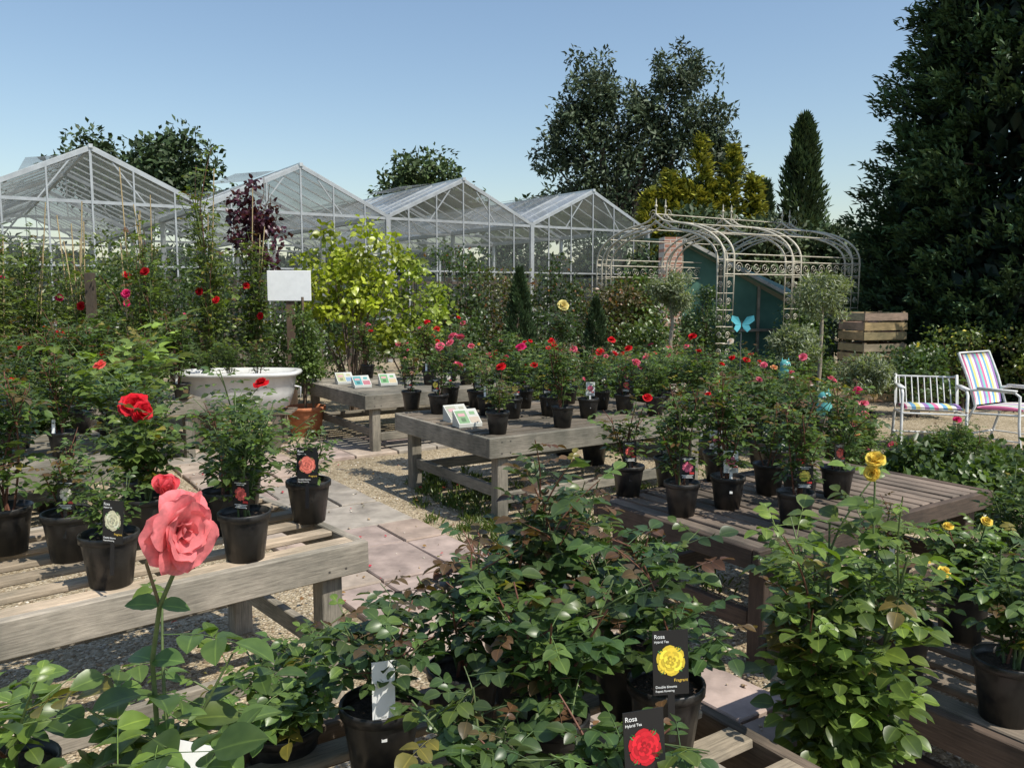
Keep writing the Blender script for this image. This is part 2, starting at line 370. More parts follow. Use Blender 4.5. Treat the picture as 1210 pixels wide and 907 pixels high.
# ------------------------------------------------------------ plant generators
GREENS = [(.06, .108, .032), (.074, .128, .038), (.05, .092, .034), (.09, .138, .04)]
def rose_mesh(h, spread, ns, ls, T, base=(.055, .105, .03), red=.0, name="foliage", branch=.5, seed=0, hi=False, lean=(0, 0), start=.2, dens=1.):
    r = random.Random(seed); mb = MB(); P = []; D = []; Nn = []; S = []; C = []; tips = []
    def comp(p, az, t):
        el = r.uniform(-.15, .65); a = np.array([math.cos(az) * math.cos(el), math.sin(az) * math.cos(el), math.sin(el)])
        sd_ = np.array([-math.sin(az), math.cos(az), 0]); up = np.cross(a, sd_); l = ls * r.uniform(.65, 1.25)
        if t > .88: l *= .72
        k = r.uniform(.55, 1.3); c = np.array(base) * k + np.array([.02, .012, 0]) * r.random()
        if t > .8 and r.random() < red: c = c * .5 + np.array([.10, .022, .02]) * r.uniform(.5, 1.)
        elif t > .85: c = c * 1.15 + np.array([.03, .04, 0])
        if r.random() < .02: c = np.array([.25, .22, .05]) * r.uniform(.6, 1)
        L_ = l * 2.1; pts = [p, p + a * L_ * .5, p + a * L_ + np.array([0, 0, -.12 * L_])]
        if hi: mb.tube(pts, [.0013, .0011, .0008], 3, tuple(c * 1.1), 1)
        for tt, sg in ((.42, -1), (.42, 1), (.75, -1), (.75, 1), (1., 0)):
            if sg and r.random() < .09: continue
            q = p + a * L_ * tt + np.array([0, 0, -.12 * L_ * tt * tt])
            d = a if sg == 0 else a * .45 + sd_ * sg * .9
            d = d + np.array([r.uniform(-.15, .15), r.uniform(-.15, .15), r.uniform(-.35, .08)])
            P.append(q); D.append(d); Nn.append(up + np.array([r.uniform(-.4, .4) for _ in range(3)]))
            S.append(l * (.78 if tt < .5 else .92 if sg else 1.08) * r.uniform(.88, 1.1)); C.append(c * r.uniform(.85, 1.15))
    def stem(p0, az, H, out, r0, lvl):
        m_ = 9; pts = []; w1, w2 = r.uniform(-.1, .1), r.uniform(-.1, .1)
        for i in range(m_):
            t = i / (m_ - 1)
            rr = out * t ** 1.25
            pts.append(p0 + np.array([math.cos(az) * rr + lean[0] * t * H + w1 * H * .5 * math.sin(3 * t), math.sin(az) * rr + lean[1] * t * H + w2 * H * .5 * math.sin(3 * t), H * t]))
        pts = np.array(pts); cs = (.1, .14, .045) if r.random() > red else (.15, .06, .035)
        mb.tube(pts, np.linspace(r0, r0 * .45, m_), 6 if hi else 4, cs, 1)
        ln = np.linalg.norm(np.diff(pts, axis=0), axis=1).sum(); nn = max(2, int(ln / (ls * .8) * dens)); a2 = r.uniform(0, 6.3)
        for j in range(nn):
            t = (start if lvl == 0 else .15) + (1 - (start if lvl == 0 else .15)) * (j + .5) / nn
            f = t * (m_ - 1); i = min(int(f), m_ - 2); p = pts[i] + (pts[i + 1] - pts[i]) * (f - i)
            a2 += 2.4 + r.uniform(-.4, .4); comp(p, a2, t)
            if lvl == 0 and .3 < t < .9 and r.random() < branch:
                stem(p, a2, H * r.uniform(.15, .38), out * .5 + ls * r.uniform(.5, 2.), r0 * .55, 1)
        tips.append((pts[-1], nrm(pts[-1] - pts[-2])))
    for i in range(ns):
        stem(np.array([r.uniform(-.02, .02), r.uniform(-.02, .02), 0]), 6.283 * i / ns + r.uniform(-.5, .5), h * r.uniform(.55, 1.1), spread * r.uniform(.3, 1.), .0035 + .004 * h, 0)
    mb.leaves(P, D, Nn, S, C, T, 0)
    return mb.mesh(name, [M_LEAF, M_STEM]), tips

def bloom(mb, c, axis, R, col, layers, nu=3, nv=3, r=random, petal_w=.62):
    c = np.array(c, float); ax = nrm(np.array(axis, float)); ref = np.array([1., 0, 0]) if abs(ax[0]) < .8 else np.array([0, 1., 0])
    u = nrm(np.cross(ax, ref)); v = np.cross(ax, u)
    for li, (n, th, sc_) in enumerate(layers):
        for k in range(n):
            a = 6.283 * (k + .5 * (li % 2)) / n + r.uniform(-.2, .2); rad = math.cos(a) * u + math.sin(a) * v; tan = -math.sin(a) * u + math.cos(a) * v
            th_ = math.radians(th + r.uniform(-14, 14)); Ln = R * sc_ * r.uniform(.82, 1.15); V = []; pos = np.zeros(2)
            k2 = r.uniform(.85, 1.1); p1, p2 = r.uniform(0, 6), r.uniform(.02, .06); Cc = []
            for j in range(nv):
                t = j / (nv - 1)
                if j: ph = th_ * (.55 + .75 * t); pos = pos + np.array([math.sin(ph), math.cos(ph)]) * Ln / (nv - 1)
                wd = Ln * petal_w * (.3 + 1.05 * math.sin(math.pi * min(1, .12 + t * .68))) * (.82 if t == 1 else 1)
                cp = .45 * (1 - min(1, th_ / 2))
                for i in range(nu):
                    s_ = 2 * i / (nu - 1) - 1
                    rip = p2 * Ln * math.sin(4.5 * s_ + p1) * t * t
                    V.append(c + rad * (pos[0] + .04 * R - cp * wd * s_ * s_ - (abs(s_) ** 2.2) * Ln * .12 * (t == 1)) + tan * wd * s_ + ax * (pos[1] + rip + .1 * wd * s_ * s_))
                    Cc.append([min(.95, x * k2 * (1 - .05 * li) * (.92 + .16 * t)) for x in col])
            F = [(j * nu + i, j * nu + i + 1, (j + 1) * nu + i + 1, (j + 1) * nu + i) for j in range(nv - 1) for i in range(nu - 1)]
            mb.add(V, F, np.array(Cc), 0)
LAY_S = [(5, 80, 1.), (5, 52, .8), (4, 22, .6)]
LAY_B = [(5, 92, 1.05), (6, 74, 1.), (6, 54, .88), (5, 36, .7), (4, 18, .52), (3, 8, .36)]
RED = (.62, .012, .02); PINK = (.75, .16, .25); CORAL = (.8, .14, .12); HOT = (.7, .03, .17); YEL = (.85, .68, .12); WHT = (.8, .75, .66); APR = (.85, .42, .2); LPINK = (.82, .45, .47); CRIM = (.4, .008, .015)

VAR = [rose_mesh(U(.27, .42), U(.1, .17), random.choice([5, 6, 7]), .032, T_MID, random.choice(GREENS), random.choice([0, .5]), "rose_foliage", .4, 100 + i, dens=.95) for i in range(10)]
VAR2 = [rose_mesh(U(.5, .72), U(.17, .27), 7, .04, T_MID, random.choice(GREENS), .2, "shrub_foliage", .55, 200 + i, dens=.9) for i in range(6)]
VCL = [rose_mesh(U(1.3, 1.8), U(.15, .34), 6, .055, T_MID, random.choice([(.09, .14, .037), (.12, .165, .047), (.06, .105, .035)]), .15, "climber_foliage", .5, 300 + i, dens=.75) for i in range(6)]

def pot_mesh(r0, h, colr=(1, 1, 1), m_=None, seg=24):
    mb = MB(); mb.lathe([(0.001, .002), (r0 * .72, 0), (r0 * .94, h * .84), (r0 * .95, h * .86), (r0 * 1.02, h * .865), (r0 * 1.03, h * .985), (r0 * 1.01, h), (r0 * .96, h), (r0 * .92, h * .86)], seg, colr, 0)
    rr = np.linspace(.001, r0 * .93, 4); mb.lathe([(x, h * .87 + .006 * math.cos(9 * i)) for i, x in enumerate(rr)][::-1], seg, (.045, .03, .02), 1)
    return mb.mesh("pot", [m_ or M_PLAS, M_SOIL])
POT = pot_mesh(.092, .175); POTB = pot_mesh(.13, .25); POTT = pot_mesh(.22, .33, (.55, .21, .1), M_TERRA, 32)
def label_mesh(fc, bgc=(.012, .012, .014), w_=.07, h_=.105):
    mb = MB(); z0 = .02
    mb.box((0, 0, z0 + h_ / 2), (w_, .0016, h_), bgc); mb.box((0, 0, z0 - .05), (.014, .0016, .1), bgc)
    r0 = w_ * .36; cz = z0 + h_ * .53
    for lay, (rr, nn, kk, yy) in enumerate([(r0, 7, .8, -.0016), (r0 * .72, 6, 1.1, -.0024), (r0 * .42, 5, .7, -.0032)]):
        for k in range(nn):
            a = 6.283 * k / nn + lay * .5
            V = [(0, yy, cz)] + [(rr * q * math.cos(a + da), yy, cz + rr * q * math.sin(a + da)) for da, q in ((-.5, .75), (-.25, 1), (.25, 1), (.5, .75))]
            mb.add(V, [(0, 1, 2), (0, 2, 3), (0, 3, 4)], tuple(min(1, x * kk * (.85 + .3 * ((k * 7) % 3) / 2)) for x in fc))
    white = (.75, .75, .72) if sum(bgc) < 1 else (.05, .05, .05)
    for zz, ww in ((.9, .7), (.84, .45), (.16, .75), (.11, .6), (.06, .7)):
        mb.box((0, -.0014, z0 + h_ * zz), (w_ * ww, .001, h_ * .022), white)
    mb.box((w_ * .28, -.0014, z0 + h_ * .26), (w_ * .3, .001, h_ * .08), (.6, .05, .05))
    return mb.mesh("label", [M_CARD], False)
LAB = {k: label_mesh(c) for k, c in dict(r=RED, p=PINK, y=YEL, w=WHT, c=CORAL).items()}
LABW = label_mesh(PINK, (.8, .8, .77)); LABC = label_mesh(HOT, (.1, .45, .5))
mb = MB(); mb.box((0, 0, .02), (.02, .0012, .11), (.85, .85, .83)); TAG = mb.mesh("tag", [M_CARD], False)

def potted(x, y, z, cols=(RED,), nb=3, var=None, sc=1., pot=None, potsc=.9, lab=None, br=.032, name="potted_rose"):
    g_ = group(name, (x, y, z), 0); pm = pot or POT; put(pm, "pot", g_, (0, 0, 0), U(0, 6), potsc)
    zt = (.175 if pm is POT else .25 if pm is POTB else .33) * potsc * .85
    me, tips = var or random.choice(VAR); rz = U(0, 6.28); put(me, "foliage", g_, (0, 0, zt), rz, sc)
    if nb and cols:
        mb = MB(); ts = sorted(tips, key=lambda q: -q[0][2] + random.uniform(-.15, .15))[:max(nb * 3, nb)]; random.shuffle(ts)
        ca, sa = math.cos(rz), math.sin(rz)
        for p, d in ts[:nb]:
            q = np.array([ca * p[0] - sa * p[1], sa * p[0] + ca * p[1], p[2]]) * sc
            bloom(mb, q, (d[0] * .5 + U(-.7, .5), d[1] * .3 - U(-.1, .9), 1), br * U(.45, 1.1), random.choice(cols), LAY_S)
        mb.obj("blooms", [M_PETAL], True, g_, (0, 0, zt))
    if lab is None: lab = random.choice(list(LAB.values()) + [LABW, TAG, TAG, TAG, 0, 0, 0])
    if lab: put(lab, "label", g_, (U(-.03, .03), -.07 * potsc, zt + .03), U(-.5, .5)).rotation_euler[0] = U(-.15, .05)
    return g_

zA = .64
for x, y, c, nb, lb, s_ in [(-.97, 2.93, (RED, CORAL), 1, LAB['c'], 1.05), (-.86, 3.43, (RED,), 0, LAB['c'], .95), (-1.33, 2.66, (WHT,), 0, 0, .9), (-1.6, 2.92, (YEL,), 0, LAB['w'], .9), (-1.88, 3.0, (RED,), 0, None, 1.15), (-1.2, 3.6, (PINK, RED), 0, LAB['r'], 1.15), (-1.55, 3.45, (CORAL,), 1, LAB['p'], 1.15), (-1.15, 3.25, (CORAL,), 0, 0, 1.1), (-1.9, 2.75, (CORAL,), 0, 0, 1.1)]:
    potted(x, y, zA, c, nb, None, s_, lab=lb, potsc=1.)
for x, y, s_ in [(-2.75, 5.0, 1.1), (-3.2, 5.3, 1.2), (-2.75, 5.6, 1.1), (-3.3, 4.6, 1.1), (-3.8, 4.4, 1.2), (-3.1, 5.9, 1.2), (-3.7, 5.2, 1.3), (-3.5, 4.9, 1.3), (-3.0, 4.9, 1.2), (-3.9, 4.9, 1.4), (-4.2, 4.4, 1.3)]:
    potted(x, y, .6, (RED, HOT, CORAL), random.choice([0, 0, 1]), None, s_)
for i in range(18): potted(-4.7 + U(0, 1.8), 6.9 + U(-.3, 1.2), .6, (RED, PINK, LPINK), random.choice([0, 0, 1]), None, U(1.1, 1.6))
for i in range(14): potted(-6.2 + U(0, 3), 6.3 + U(-1.5, 1.0), .0, (RED, PINK, LPINK), random.choice([0, 0, 1]), random.choice(VAR2), U(1.2, 1.6), POTB)
for x, y, c, nb, s_ in [(-.1, 5.72, (HOT, RED), 1, .95), (.37, 6.0, (RED, HOT), 2, 1.1), (.92, 6.7, (PINK,), 1, 1.1), (1.3, 6.95, (CORAL, RED), 1, 1.1), (1.55, 6.85, (RED,), 1, 1.15), (-.6, 6.7, (LPINK, PINK), 3, 1.), (-.3, 7.0, (PINK,), 2, 1.1), (.1, 7.0, (RED,), 2, 1.05), (.5, 7.3, (RED, PINK), 2, 1.1), (0., 6.45, (HOT, RED), 2, 1.), (.6, 6.45, (RED, WHT), 1, 1.), (1.0, 7.3, (HOT,), 2, 1.1), (-.55, 7.3, (RED, PINK), 2, 1.1), (-.2, 6.6, (RED,), 1, 1.), (.3, 6.6, (RED,), 2, 1.1), (.75, 6.95, (RED,), 1, 1.1), (1.15, 6.6, (PINK,), 1, 1.), (-.85, 6.95, (LPINK,), 2, 1.)]:
    potted(x, y, .62, c, nb, None, s_, br=.042)
for x, y in [(-.5, 9.0), (-.7, 9.4), (-1.7, 9.7), (-1.0, 9.9), (-.1, 9.2), (-1.2, 9.5), (-.9, 9.0)]: potted(x, y, .6, (RED, PINK), random.choice([1, 2, 3]), None, U(1., 1.25), br=.042)
for x, y, c, nb, s_ in [(.6, 4.2, (RED,), 1, 1.05), (.8, 3.82, (RED, CORAL), 1, 1.05), (1.05, 3.95, (CORAL,), 0, 1.15), (1.34, 4.24, (YEL,), 0, 1.1), (1.27, 3.63, (YEL,), 0, .95), (1.66, 4.15, (APR, PINK), 1, 1.1), (1.15, 4.55, (PINK,), 0, 1.15), (.85, 4.4, (PINK,), 0, 1.1), (1.5, 4.65, (PINK,), 1, 1.1), (1.4, 3.95, (PINK,), 0, .9)]:
    potted(x, y, .56, c, nb, None, s_)

# ---- foreground unique plants
def fg(x, y, z, h, spread, ns, ls, base, red, seed, cols=(), nb=0, br=.045, branch=.45, lean=(0, 0), pot=None, potsc=1., name="rose_plant", start=.2, dens=1.):
    pot = pot or POT
    g_ = group(name, (x, y, z)); put(pot, "pot", g_, (0, 0, 0), U(0, 6), potsc); zt = (.175 if pot is POT else .25) * potsc * .85
    me, tips = rose_mesh(h, spread, ns, ls, T_HI, base, red, "foliage", branch, seed, True, lean, start, dens); put(me, "foliage", g_, (0, 0, zt))
    if nb:
        mb = MB(); ts = sorted(tips, key=lambda q: -q[0][2])[:nb]
        for p, d in ts: bloom(mb, p, (d[0] + U(-.4, .4), d[1] - .5, 1), br, random.choice(cols), LAY_B, 5, 4)
        mb.obj("blooms", [M_PETAL], True, g_, (0, 0, zt))
    return g_
DG = (.048, .095, .034); LG = (.082, .145, .04)
fg(-.3, 1.8, .5, .22, .18, 5, .04, DG, .5, 1, branch=.3)
fg(.37, 1.9, .5, .3, .16, 5, .042, DG, .3, 2, branch=.4)
fg(.02, 2.15, .5, .42, .18, 6, .044, DG, .6, 3)
fg(.2, 2.3, .5, .37, .2, 6, .044, DG, .5, 4)
fg(.08, 1.75, .5, .29, .18, 7, .043, DG, .3, 5)
fg(-.12, 1.98, .5, .34, .17, 6, .042, DG, .8, 6, branch=.35)
fg(-.05, 1.48, .5, .17, .16, 6, .043, DG, .2, 8)
fg(.3, 2.08, .5, .32, .17, 6, .043, DG, .3, 9)
fg(.17, 1.5, .5, .18, .15, 5, .042, DG, .2, 10)
fg(-.56, 1.92, .38, .22, .24, 7, .036, LG, .0, 11, branch=.5)
# one tall reddish new shoot
g_ = fg(.1, 2.2, .5, .5, .05, 2, .04, (.055, .09, .034), .9, 12, branch=.3, name="rose_plant")
g_ = fg(-.66, 1.5, .5, .32, .3, 4, .07, LG, .1, 21, branch=.25, name="coral_rose", dens=1.)
mb = MB(); stem_pts = np.array([(0, 0, 0), (.0, -.04, .15), (.02, -.09, .3), (.06, -.14, .42), (.11, -.19, .5), (.13, -.22, .575)])
mb.tube(stem_pts, [.0055, .005, .0045, .004, .0035, .003], 8, (.1, .14, .05), 1)
tip = stem_pts[-1]; mb.tube([tip + np.array([-.004, 0, -.016]), tip, tip + np.array([.01, 0, .004])], [.004, .007, .009], 8, (.1, .14, .05), 1)
br2 = np.array([(.06, -.14, .42), (.05, -.16, .5), (.08, -.17, .58), (.095, -.18, .625)]); mb.tube(br2, [.003, .0028, .0025, .003], 6, (.14, .1, .05), 1)
mb.leaves([stem_pts[2], stem_pts[3], stem_pts[3], stem_pts[2], stem_pts[4]], [(1, -.2, .2), (-1, -.3, .3), (.9, .3, -.1), (-.8, .4, .1), (.9, -.2, .3)], [(0, -.4, 1)] * 5, [.06, .055, .05, .06, .035], [(.09, .16, .045)] * 5, T_HI, 0)
mb.obj("flower_stem", [M_LEAF, M_STEM], True, g_, (0, 0, .15))
mb = MB(); rr = random.Random(21)
bloom(mb, tip + np.array([.0, -.002, .0]), (.8, -.45, -.05), .05, (.88, .26, .29), [(4, 100, 1.35), (4, 88, 1.25), (5, 64, 1.05), (4, 42, .75), (3, 20, .5)], 13, 9, rr, .5)
bloom(mb, br2[-1], (.1, -.1, 1), .03, (.85, .12, .15), [(4, 30, 1.), (4, 14, .9), (3, 6, .75)], 7, 6, rr, .5)
mb.obj("blooms", [M_PETAL], True, g_, (0, 0, .15))
fg(-1.0, 1.55, .5, .2, .22, 4, .062, LG, .1, 22, branch=.2)
g_ = group("red_rose", (-1.42, 3.15, zA)); put(POT, "pot", g_); me, tips = rose_mesh(.33, .16, 6, .042, T_HI, GREENS[1], .2, "foliage", .4, 31, True); put(me, "foliage", g_, (0, 0, .16))
mb = MB(); t0 = np.array([-.02, -.02, .37]); mb.tube([(0, 0, 0), (0, -.01, .2), tuple(t0)], [.005, .004, .003], 6, (.1, .14, .05), 1)
mb.obj("flower_stem", [M_LEAF, M_STEM], True, g_, (0, 0, .16)); mb = MB()
bloom(mb, t0, (.2, -.8, .6), .05, (.75, .02, .04), LAY_B, 6, 5); bloom(mb, t0 + np.array([.04, -.03, -.02]), (.7, -.6, .3), .04, (.75, .02, .04), LAY_B, 6, 5)
bloom(mb, t0 + np.array([-.03, 0, .0]), (-.6, -.6, .5), .04, (.75, .02, .04), LAY_B, 6, 5)
mb.obj("blooms", [M_PETAL], True, g_, (0, 0, .16))
g_ = fg(.86, 2.05, 0, .7, .19, 10, .05, (.095, .155, .04), .15, 41, pot=POTB, branch=.45, name="yellow_rose", start=.12)
mb = MB(); mb.tube([(.05, 0, .5), (.06, 0, .75), (.055, 0, .98)], .0025, 6, (.1, .14, .05), 1)
mb.obj("flower_stem", [M_LEAF, M_STEM], True, g_, (0, 0, .2)); mb = MB()
bloom(mb, (.055, 0, .98), (-.2, -.5, 1), .024, YEL, LAY_B, 5, 4); bloom(mb, (.045, -.01, .95), (-.6, -.6, .2), .02, YEL, LAY_B, 5, 4); mb.obj("blooms", [M_PETAL], True, g_, (0, 0, .2))
fg(.95, 2.62, .42, .22, .14, 6, .036, GREENS[1], .1, 42)
fg(1.2, 2.46, .42, .24, .17, 7, .036, GREENS[1], .1, 43, (YEL,), 2, .018)
fg(1.38, 2.2, .42, .28, .18, 7, .036, GREENS[0], .1, 44)
fg(1.55, 2.75, .42, .26, .18, 7, .036, GREENS[1], .1, 45, (YEL,), 2, .018)
fg(1.75, 2.4, .42, .3, .2, 7, .036, GREENS[0], .1, 46)
potted(1.9, 3.05, .42, (APR,), 1, None, .9); potted(2.1, 2.85, .42, (APR,), 0, None, 1.1); potted(1.45, 3.1, .42, (APR,), 0, None, .8)

# ---- near printed labels
m, nt, b, N, L = mat("label_ink_white"); b.inputs["Base Color"].default_value = (.8, .8, .78, 1); M_TXT = m
m, nt, b, N, L = mat("label_ink_accent"); b.inputs["Base Color"].default_value = (.75, .5, .08, 1); M_TXT2 = m
def near_label(x, y, z, fc, title, rz, tilt, sc_=1.):
    g_ = group("plant_label", (x, y, z), rz); g_.rotation_euler = (tilt, 0, rz); W_, H_ = .078 * sc_, .135 * sc_
    mb = MB(); mb.box((0, 0, H_ / 2), (W_, .0018, H_), (.012, .012, .014)); mb.box((0, 0, -.05), (.015, .0018, .1), (.012, .012, .014)); mb.obj("card", [M_CARD], False, g_)
    mb = MB(); rr = random.Random(3); cz = H_ * .53; R0 = W_ * .42; lay = 0
    for rad_, n_, k1 in ((1., 6, .8), (.84, 6, 1.15), (.66, 5, .72), (.5, 5, 1.1), (.34, 4, .6), (.2, 3, .95)):
        y0 = -.0016 - lay * .0005; lay += 1
        for k in range(n_):
            a = 6.283 * k / n_ + lay * .7; q = rad_ * R0; kk = k1 * rr.uniform(.85, 1.15)
            pts = [(0, cz)] + [(q * f * math.cos(a + da), cz + q * f * math.sin(a + da)) for da, f in ((-.62, .7), (-.45, .93), (-.15, 1), (.15, .98), (.45, .93), (.62, .7))]
            mb.add([(px_, y0 - .00006 * k, pz_) for px_, pz_ in pts], [(0, i, i + 1) for i in range(1, 6)], tuple(min(.9, c * kk) for c in fc))
    for k in range(4):
        a = k * 1.6 + 2.4; mb.leaves([(W_ * .26 * math.cos(a), -.0013, cz + W_ * .26 * math.sin(a))], [(math.cos(a), 0, math.sin(a))], [(0, -1, 0)], [W_ * .26], [(.05, .18, .04)], T_LO, 0, .8)
    mb.obj("picture", [M_CARD], False, g_)
    for txt, sz, zz, xx in ((title, .012, .88, -.46), ("Hybrid Tea", .007, .81, -.46), ("Double blooms", .0075, .11, -.44), ("Repeat flowering", .006, .05, -.44), ("Fragrant", .009, .2, .08)):
        cu = bpy.data.curves.new("text", 'FONT'); cu.body = txt; cu.size = sz * sc_; cu.extrude = .0003
        cu.materials.append(M_TXT if txt != "Fragrant" else M_TXT2)
        o = bpy.data.objects.new("text", cu); scene.collection.objects.link(o); o.parent = g_; o.location = (xx * W_, -.0016, zz * H_); o.rotation_euler = (math.radians(90), 0, 0)
near_label(.335, 1.66, .76, (.85, .62, .06), "Rosa", .15, -.12, 1.)
near_label(.235, 1.36, .74, (.6, .015, .03), "Rosa", .3, -.15, 1.)
near_label(.03, 1.3, .66, (.6, .02, .05), "Rosa", -.2, -.1, .95)
near_label(-1.25, 2.52, .82, (.8, .75, .5), "Rosa", -.3, -.1, 1.)
near_label(-.84, 3.33, .82, (.8, .2, .15), "Rosa", 0, -.1, 1.1)
g_ = group("plant_tag", (-.28, 1.72, .74), .3); mb = MB(); mb.box((0, 0, .0), (.05, .0015, .13), (.82, .82, .8)); mb.box((0, 0, -.09), (.012, .0015, .06), (.82, .82, .8)); mb.obj("card", [M_CARD], False, g_)
g_ = group("plant_tag", (-.58, 1.38, .76), .6); g_.rotation_euler[1] = .5; mb = MB(); mb.box((0, 0, .0), (.07, .0015, .1), (.82, .82, .8)); mb.box((0, 0, -.08), (.012, .0015, .07), (.82, .82, .8)); mb.obj("card", [M_CARD], False, g_)

# ------------------------------------------------------------ shrubs & trees
def blobs(mb, center, rad, nb, nl, ls, col, seed, sub=.35, T=T_LO, wid=1., cvar=.3, up=.35, hollow=.45, flat=.75, tint=None):
    r = np.random.default_rng(seed); c = np.array(center, float); rad = np.array(rad, float)
    d = nrm(r.normal(0, 1, (nb, 3))); q = d * (r.random((nb, 1)) ** .4) * (1 - sub * .6); B = c + q * rad
    bs = rad.mean() * sub * r.uniform(.65, 1.35, nb); bc = r.uniform(1 - cvar, 1 + cvar, nb)
    k = r.integers(0, nb, nl); u = nrm(r.normal(0, 1, (nl, 3))); rr = hollow + (1 - hollow) * r.random((nl, 1)) ** .6
    off = u * rr * bs[k][:, None] * np.array([1, 1, flat]) * r.uniform(.8, 1.25, (nl, 1)); P = B[k] + off
    D = u * .7 + r.normal(0, .6, (nl, 3)); Nn = u + np.array([0, 0, up * 2]) + r.normal(0, .35, (nl, 3))
    C = np.array(col) * (bc[k] * r.uniform(.75, 1.3, nl))[:, None]
    if tint is not None:
        m_ = r.random(nl) < tint[1]; C[m_] = np.array(tint[0]) * r.uniform(.7, 1.2, (m_.sum(), 1))
    mb.leaves(P, D, Nn, ls * r.uniform(.65, 1.3, nl), C, T, 0, wid); return B
def trunk(mb, p0, p1, r0, r1, col=(.16, .12, .09), wob=.1, seed=0, n=8):
    r = np.random.default_rng(seed); t = np.linspace(0, 1, n)[:, None]; pts = np.array(p0) * (1 - t) + np.array(p1) * t
    pts[1:-1] += r.normal(0, wob, (n - 2, 3)) * np.array([1, 1, .2]); mb.tube(pts, np.linspace(r0, r1, n), 8, col, 1)
def tree(name, x, y, lobes, trunk_r, ls, col, seed, dens=1., sub=.3, wid=1., trunks=((0, 0),), **kw):
    mb = MB(); top = max(l[2] for l in lobes)
    for i, (dx, dy) in enumerate(trunks):
        trunk(mb, (dx * .2, dy * .2, 0), (dx, dy, top * .75), trunk_r, trunk_r * .3, wob=.12, seed=seed + i)
    for i, (lx, ly, lz, rx, ry, rz_) in enumerate(lobes):
        trunk(mb, (trunks[0][0] * .5, 0, max(.5, lz * .45)), (lx, ly, lz), trunk_r * .4, trunk_r * .1, wob=.1, seed=seed + 50 + i, n=5)
        area = (rx * ry * rz_) ** (2 / 3); nl = int(dens * area * 45 / (ls * ls)); nb = int(18 + area * 5)
        blobs(mb, (lx, ly, lz), (rx, ry, rz_), nb, nl, ls, col, seed + i * 7, sub, wid=wid, **kw)
    return mb.obj(name, [M_TREE, M_BARK], True, None, (x, y, 0))
OAK = (.046, .076, .027)
tree("oak_tree", -19.6, 45, [(-2.6, 0, 8.2, 2.3, 2.4, 1.9), (1.4, 0, 8.4, 2.8, 2.5, 2.2), (-.3, 1, 6.9, 4.2, 3, 2.5)], .4, .34, OAK, 1, 1.2, .34)
tree("oak_tree", -5.2, 50, [(0, 0, 8.0, 2.6, 2.4, 2.3), (-.8, 0, 7.0, 2.5, 2, 2.1), (1.9, 0, 6.4, 2.3, 2, 1.8)], .35, .34, (.065, .1, .032), 2, 1.2, .34)
tree("oak_tree", 1.2, 55, [(0, 0, 6.0, 2.4, 2, 2.0), (2.2, 0, 6.8, 2.2, 2, 1.8), (-2, 0, 4.8, 2., 2, 1.6)], .3, .4, OAK, 3, 1.1, .34)
tree("oak_tree", -29.5, 46, [(0, 0, 6.3, 2, 2, 2), (-2, 0, 6, 3, 3, 2)], .3, .4, OAK, 4, .8)
EL = [(-1.7, 0, 10.0, 1.8, 1.5, 1.7), (-2.7, 0, 8.2, 1.6, 1.4, 1.3), (-.7, 0, 8.6, 1.7, 1.5, 1.7), (-1.0, .3, 6.6, 2.3, 1.7, 1.8), (1.8, 0, 10.2, 1.6, 1.4, 1.6), (2.7, 0, 8.6, 1.8, 1.5, 1.6), (1.1, 0, 7.3, 1.8, 1.5, 1.7), (3.5, 0, 6.9, 1.4, 1.2, 1.2), (-3.5, 0, 7.2, 1.1, .9, .9), (.4, .4, 5.2, 3.0, 2, 1.9), (-2.2, 0, 4.9, 1.9, 1.4, 1.6), (2.5, 0, 5.0, 2.0, 1.5, 1.8), (.5, 0, 8.9, 1.1, 1.0, 1.3)]
tree("eucalyptus_tree", 5.1, 35, EL, .22, .23, (.068, .095, .048), 10, 1.05, .28, .75, trunks=((-1.4, 0), (1.6, 0), (.2, 0)), hollow=.2, flat=1., cvar=.45)
mb = MB(); r = np.random.default_rng(5); trunk(mb, (0, 0, 0), (0, 0, 5), .18, .04)
for sx, top, rb in [(-.95, 5.5, .9), (.0, 6.6, 1.), (1.0, 6.3, .95), (1.75, 5.3, .8), (-1.6, 4.9, .8), (.5, 5.2, 1.2), (-.5, 5.2, 1.2)]:
    for lev in range(22):
        t = lev / 22; z = 1.4 + (top - 1.4) * t; Rr = rb * (1 - t) ** .8 * U(.75, 1.2)
        for kk in range(6):
            a = U(0, 6.28); d = np.array([math.cos(a), math.sin(a), .55]); m_ = 22
            s_ = r.random((m_, 1)); P = np.array([sx, 0, z]) + d * Rr * s_ + r.normal(0, .05, (m_, 3))
            C = np.array([.12, .17, .035]) * (1 - s_) + np.array([.4, .4, .05]) * s_; C = C * r.uniform(.6, 1.15, (m_, 1))
            mb.leaves(P, d + r.normal(0, .35, (m_, 3)), np.array([0, 0, 1.]) + r.normal(0, .5, (m_, 3)), r.uniform(.14, .3, m_), C, T_LO, 0, .7)
mb.obj("golden_conifer", [M_TREE, M_BARK], True, None, (6.0, 27, 0))
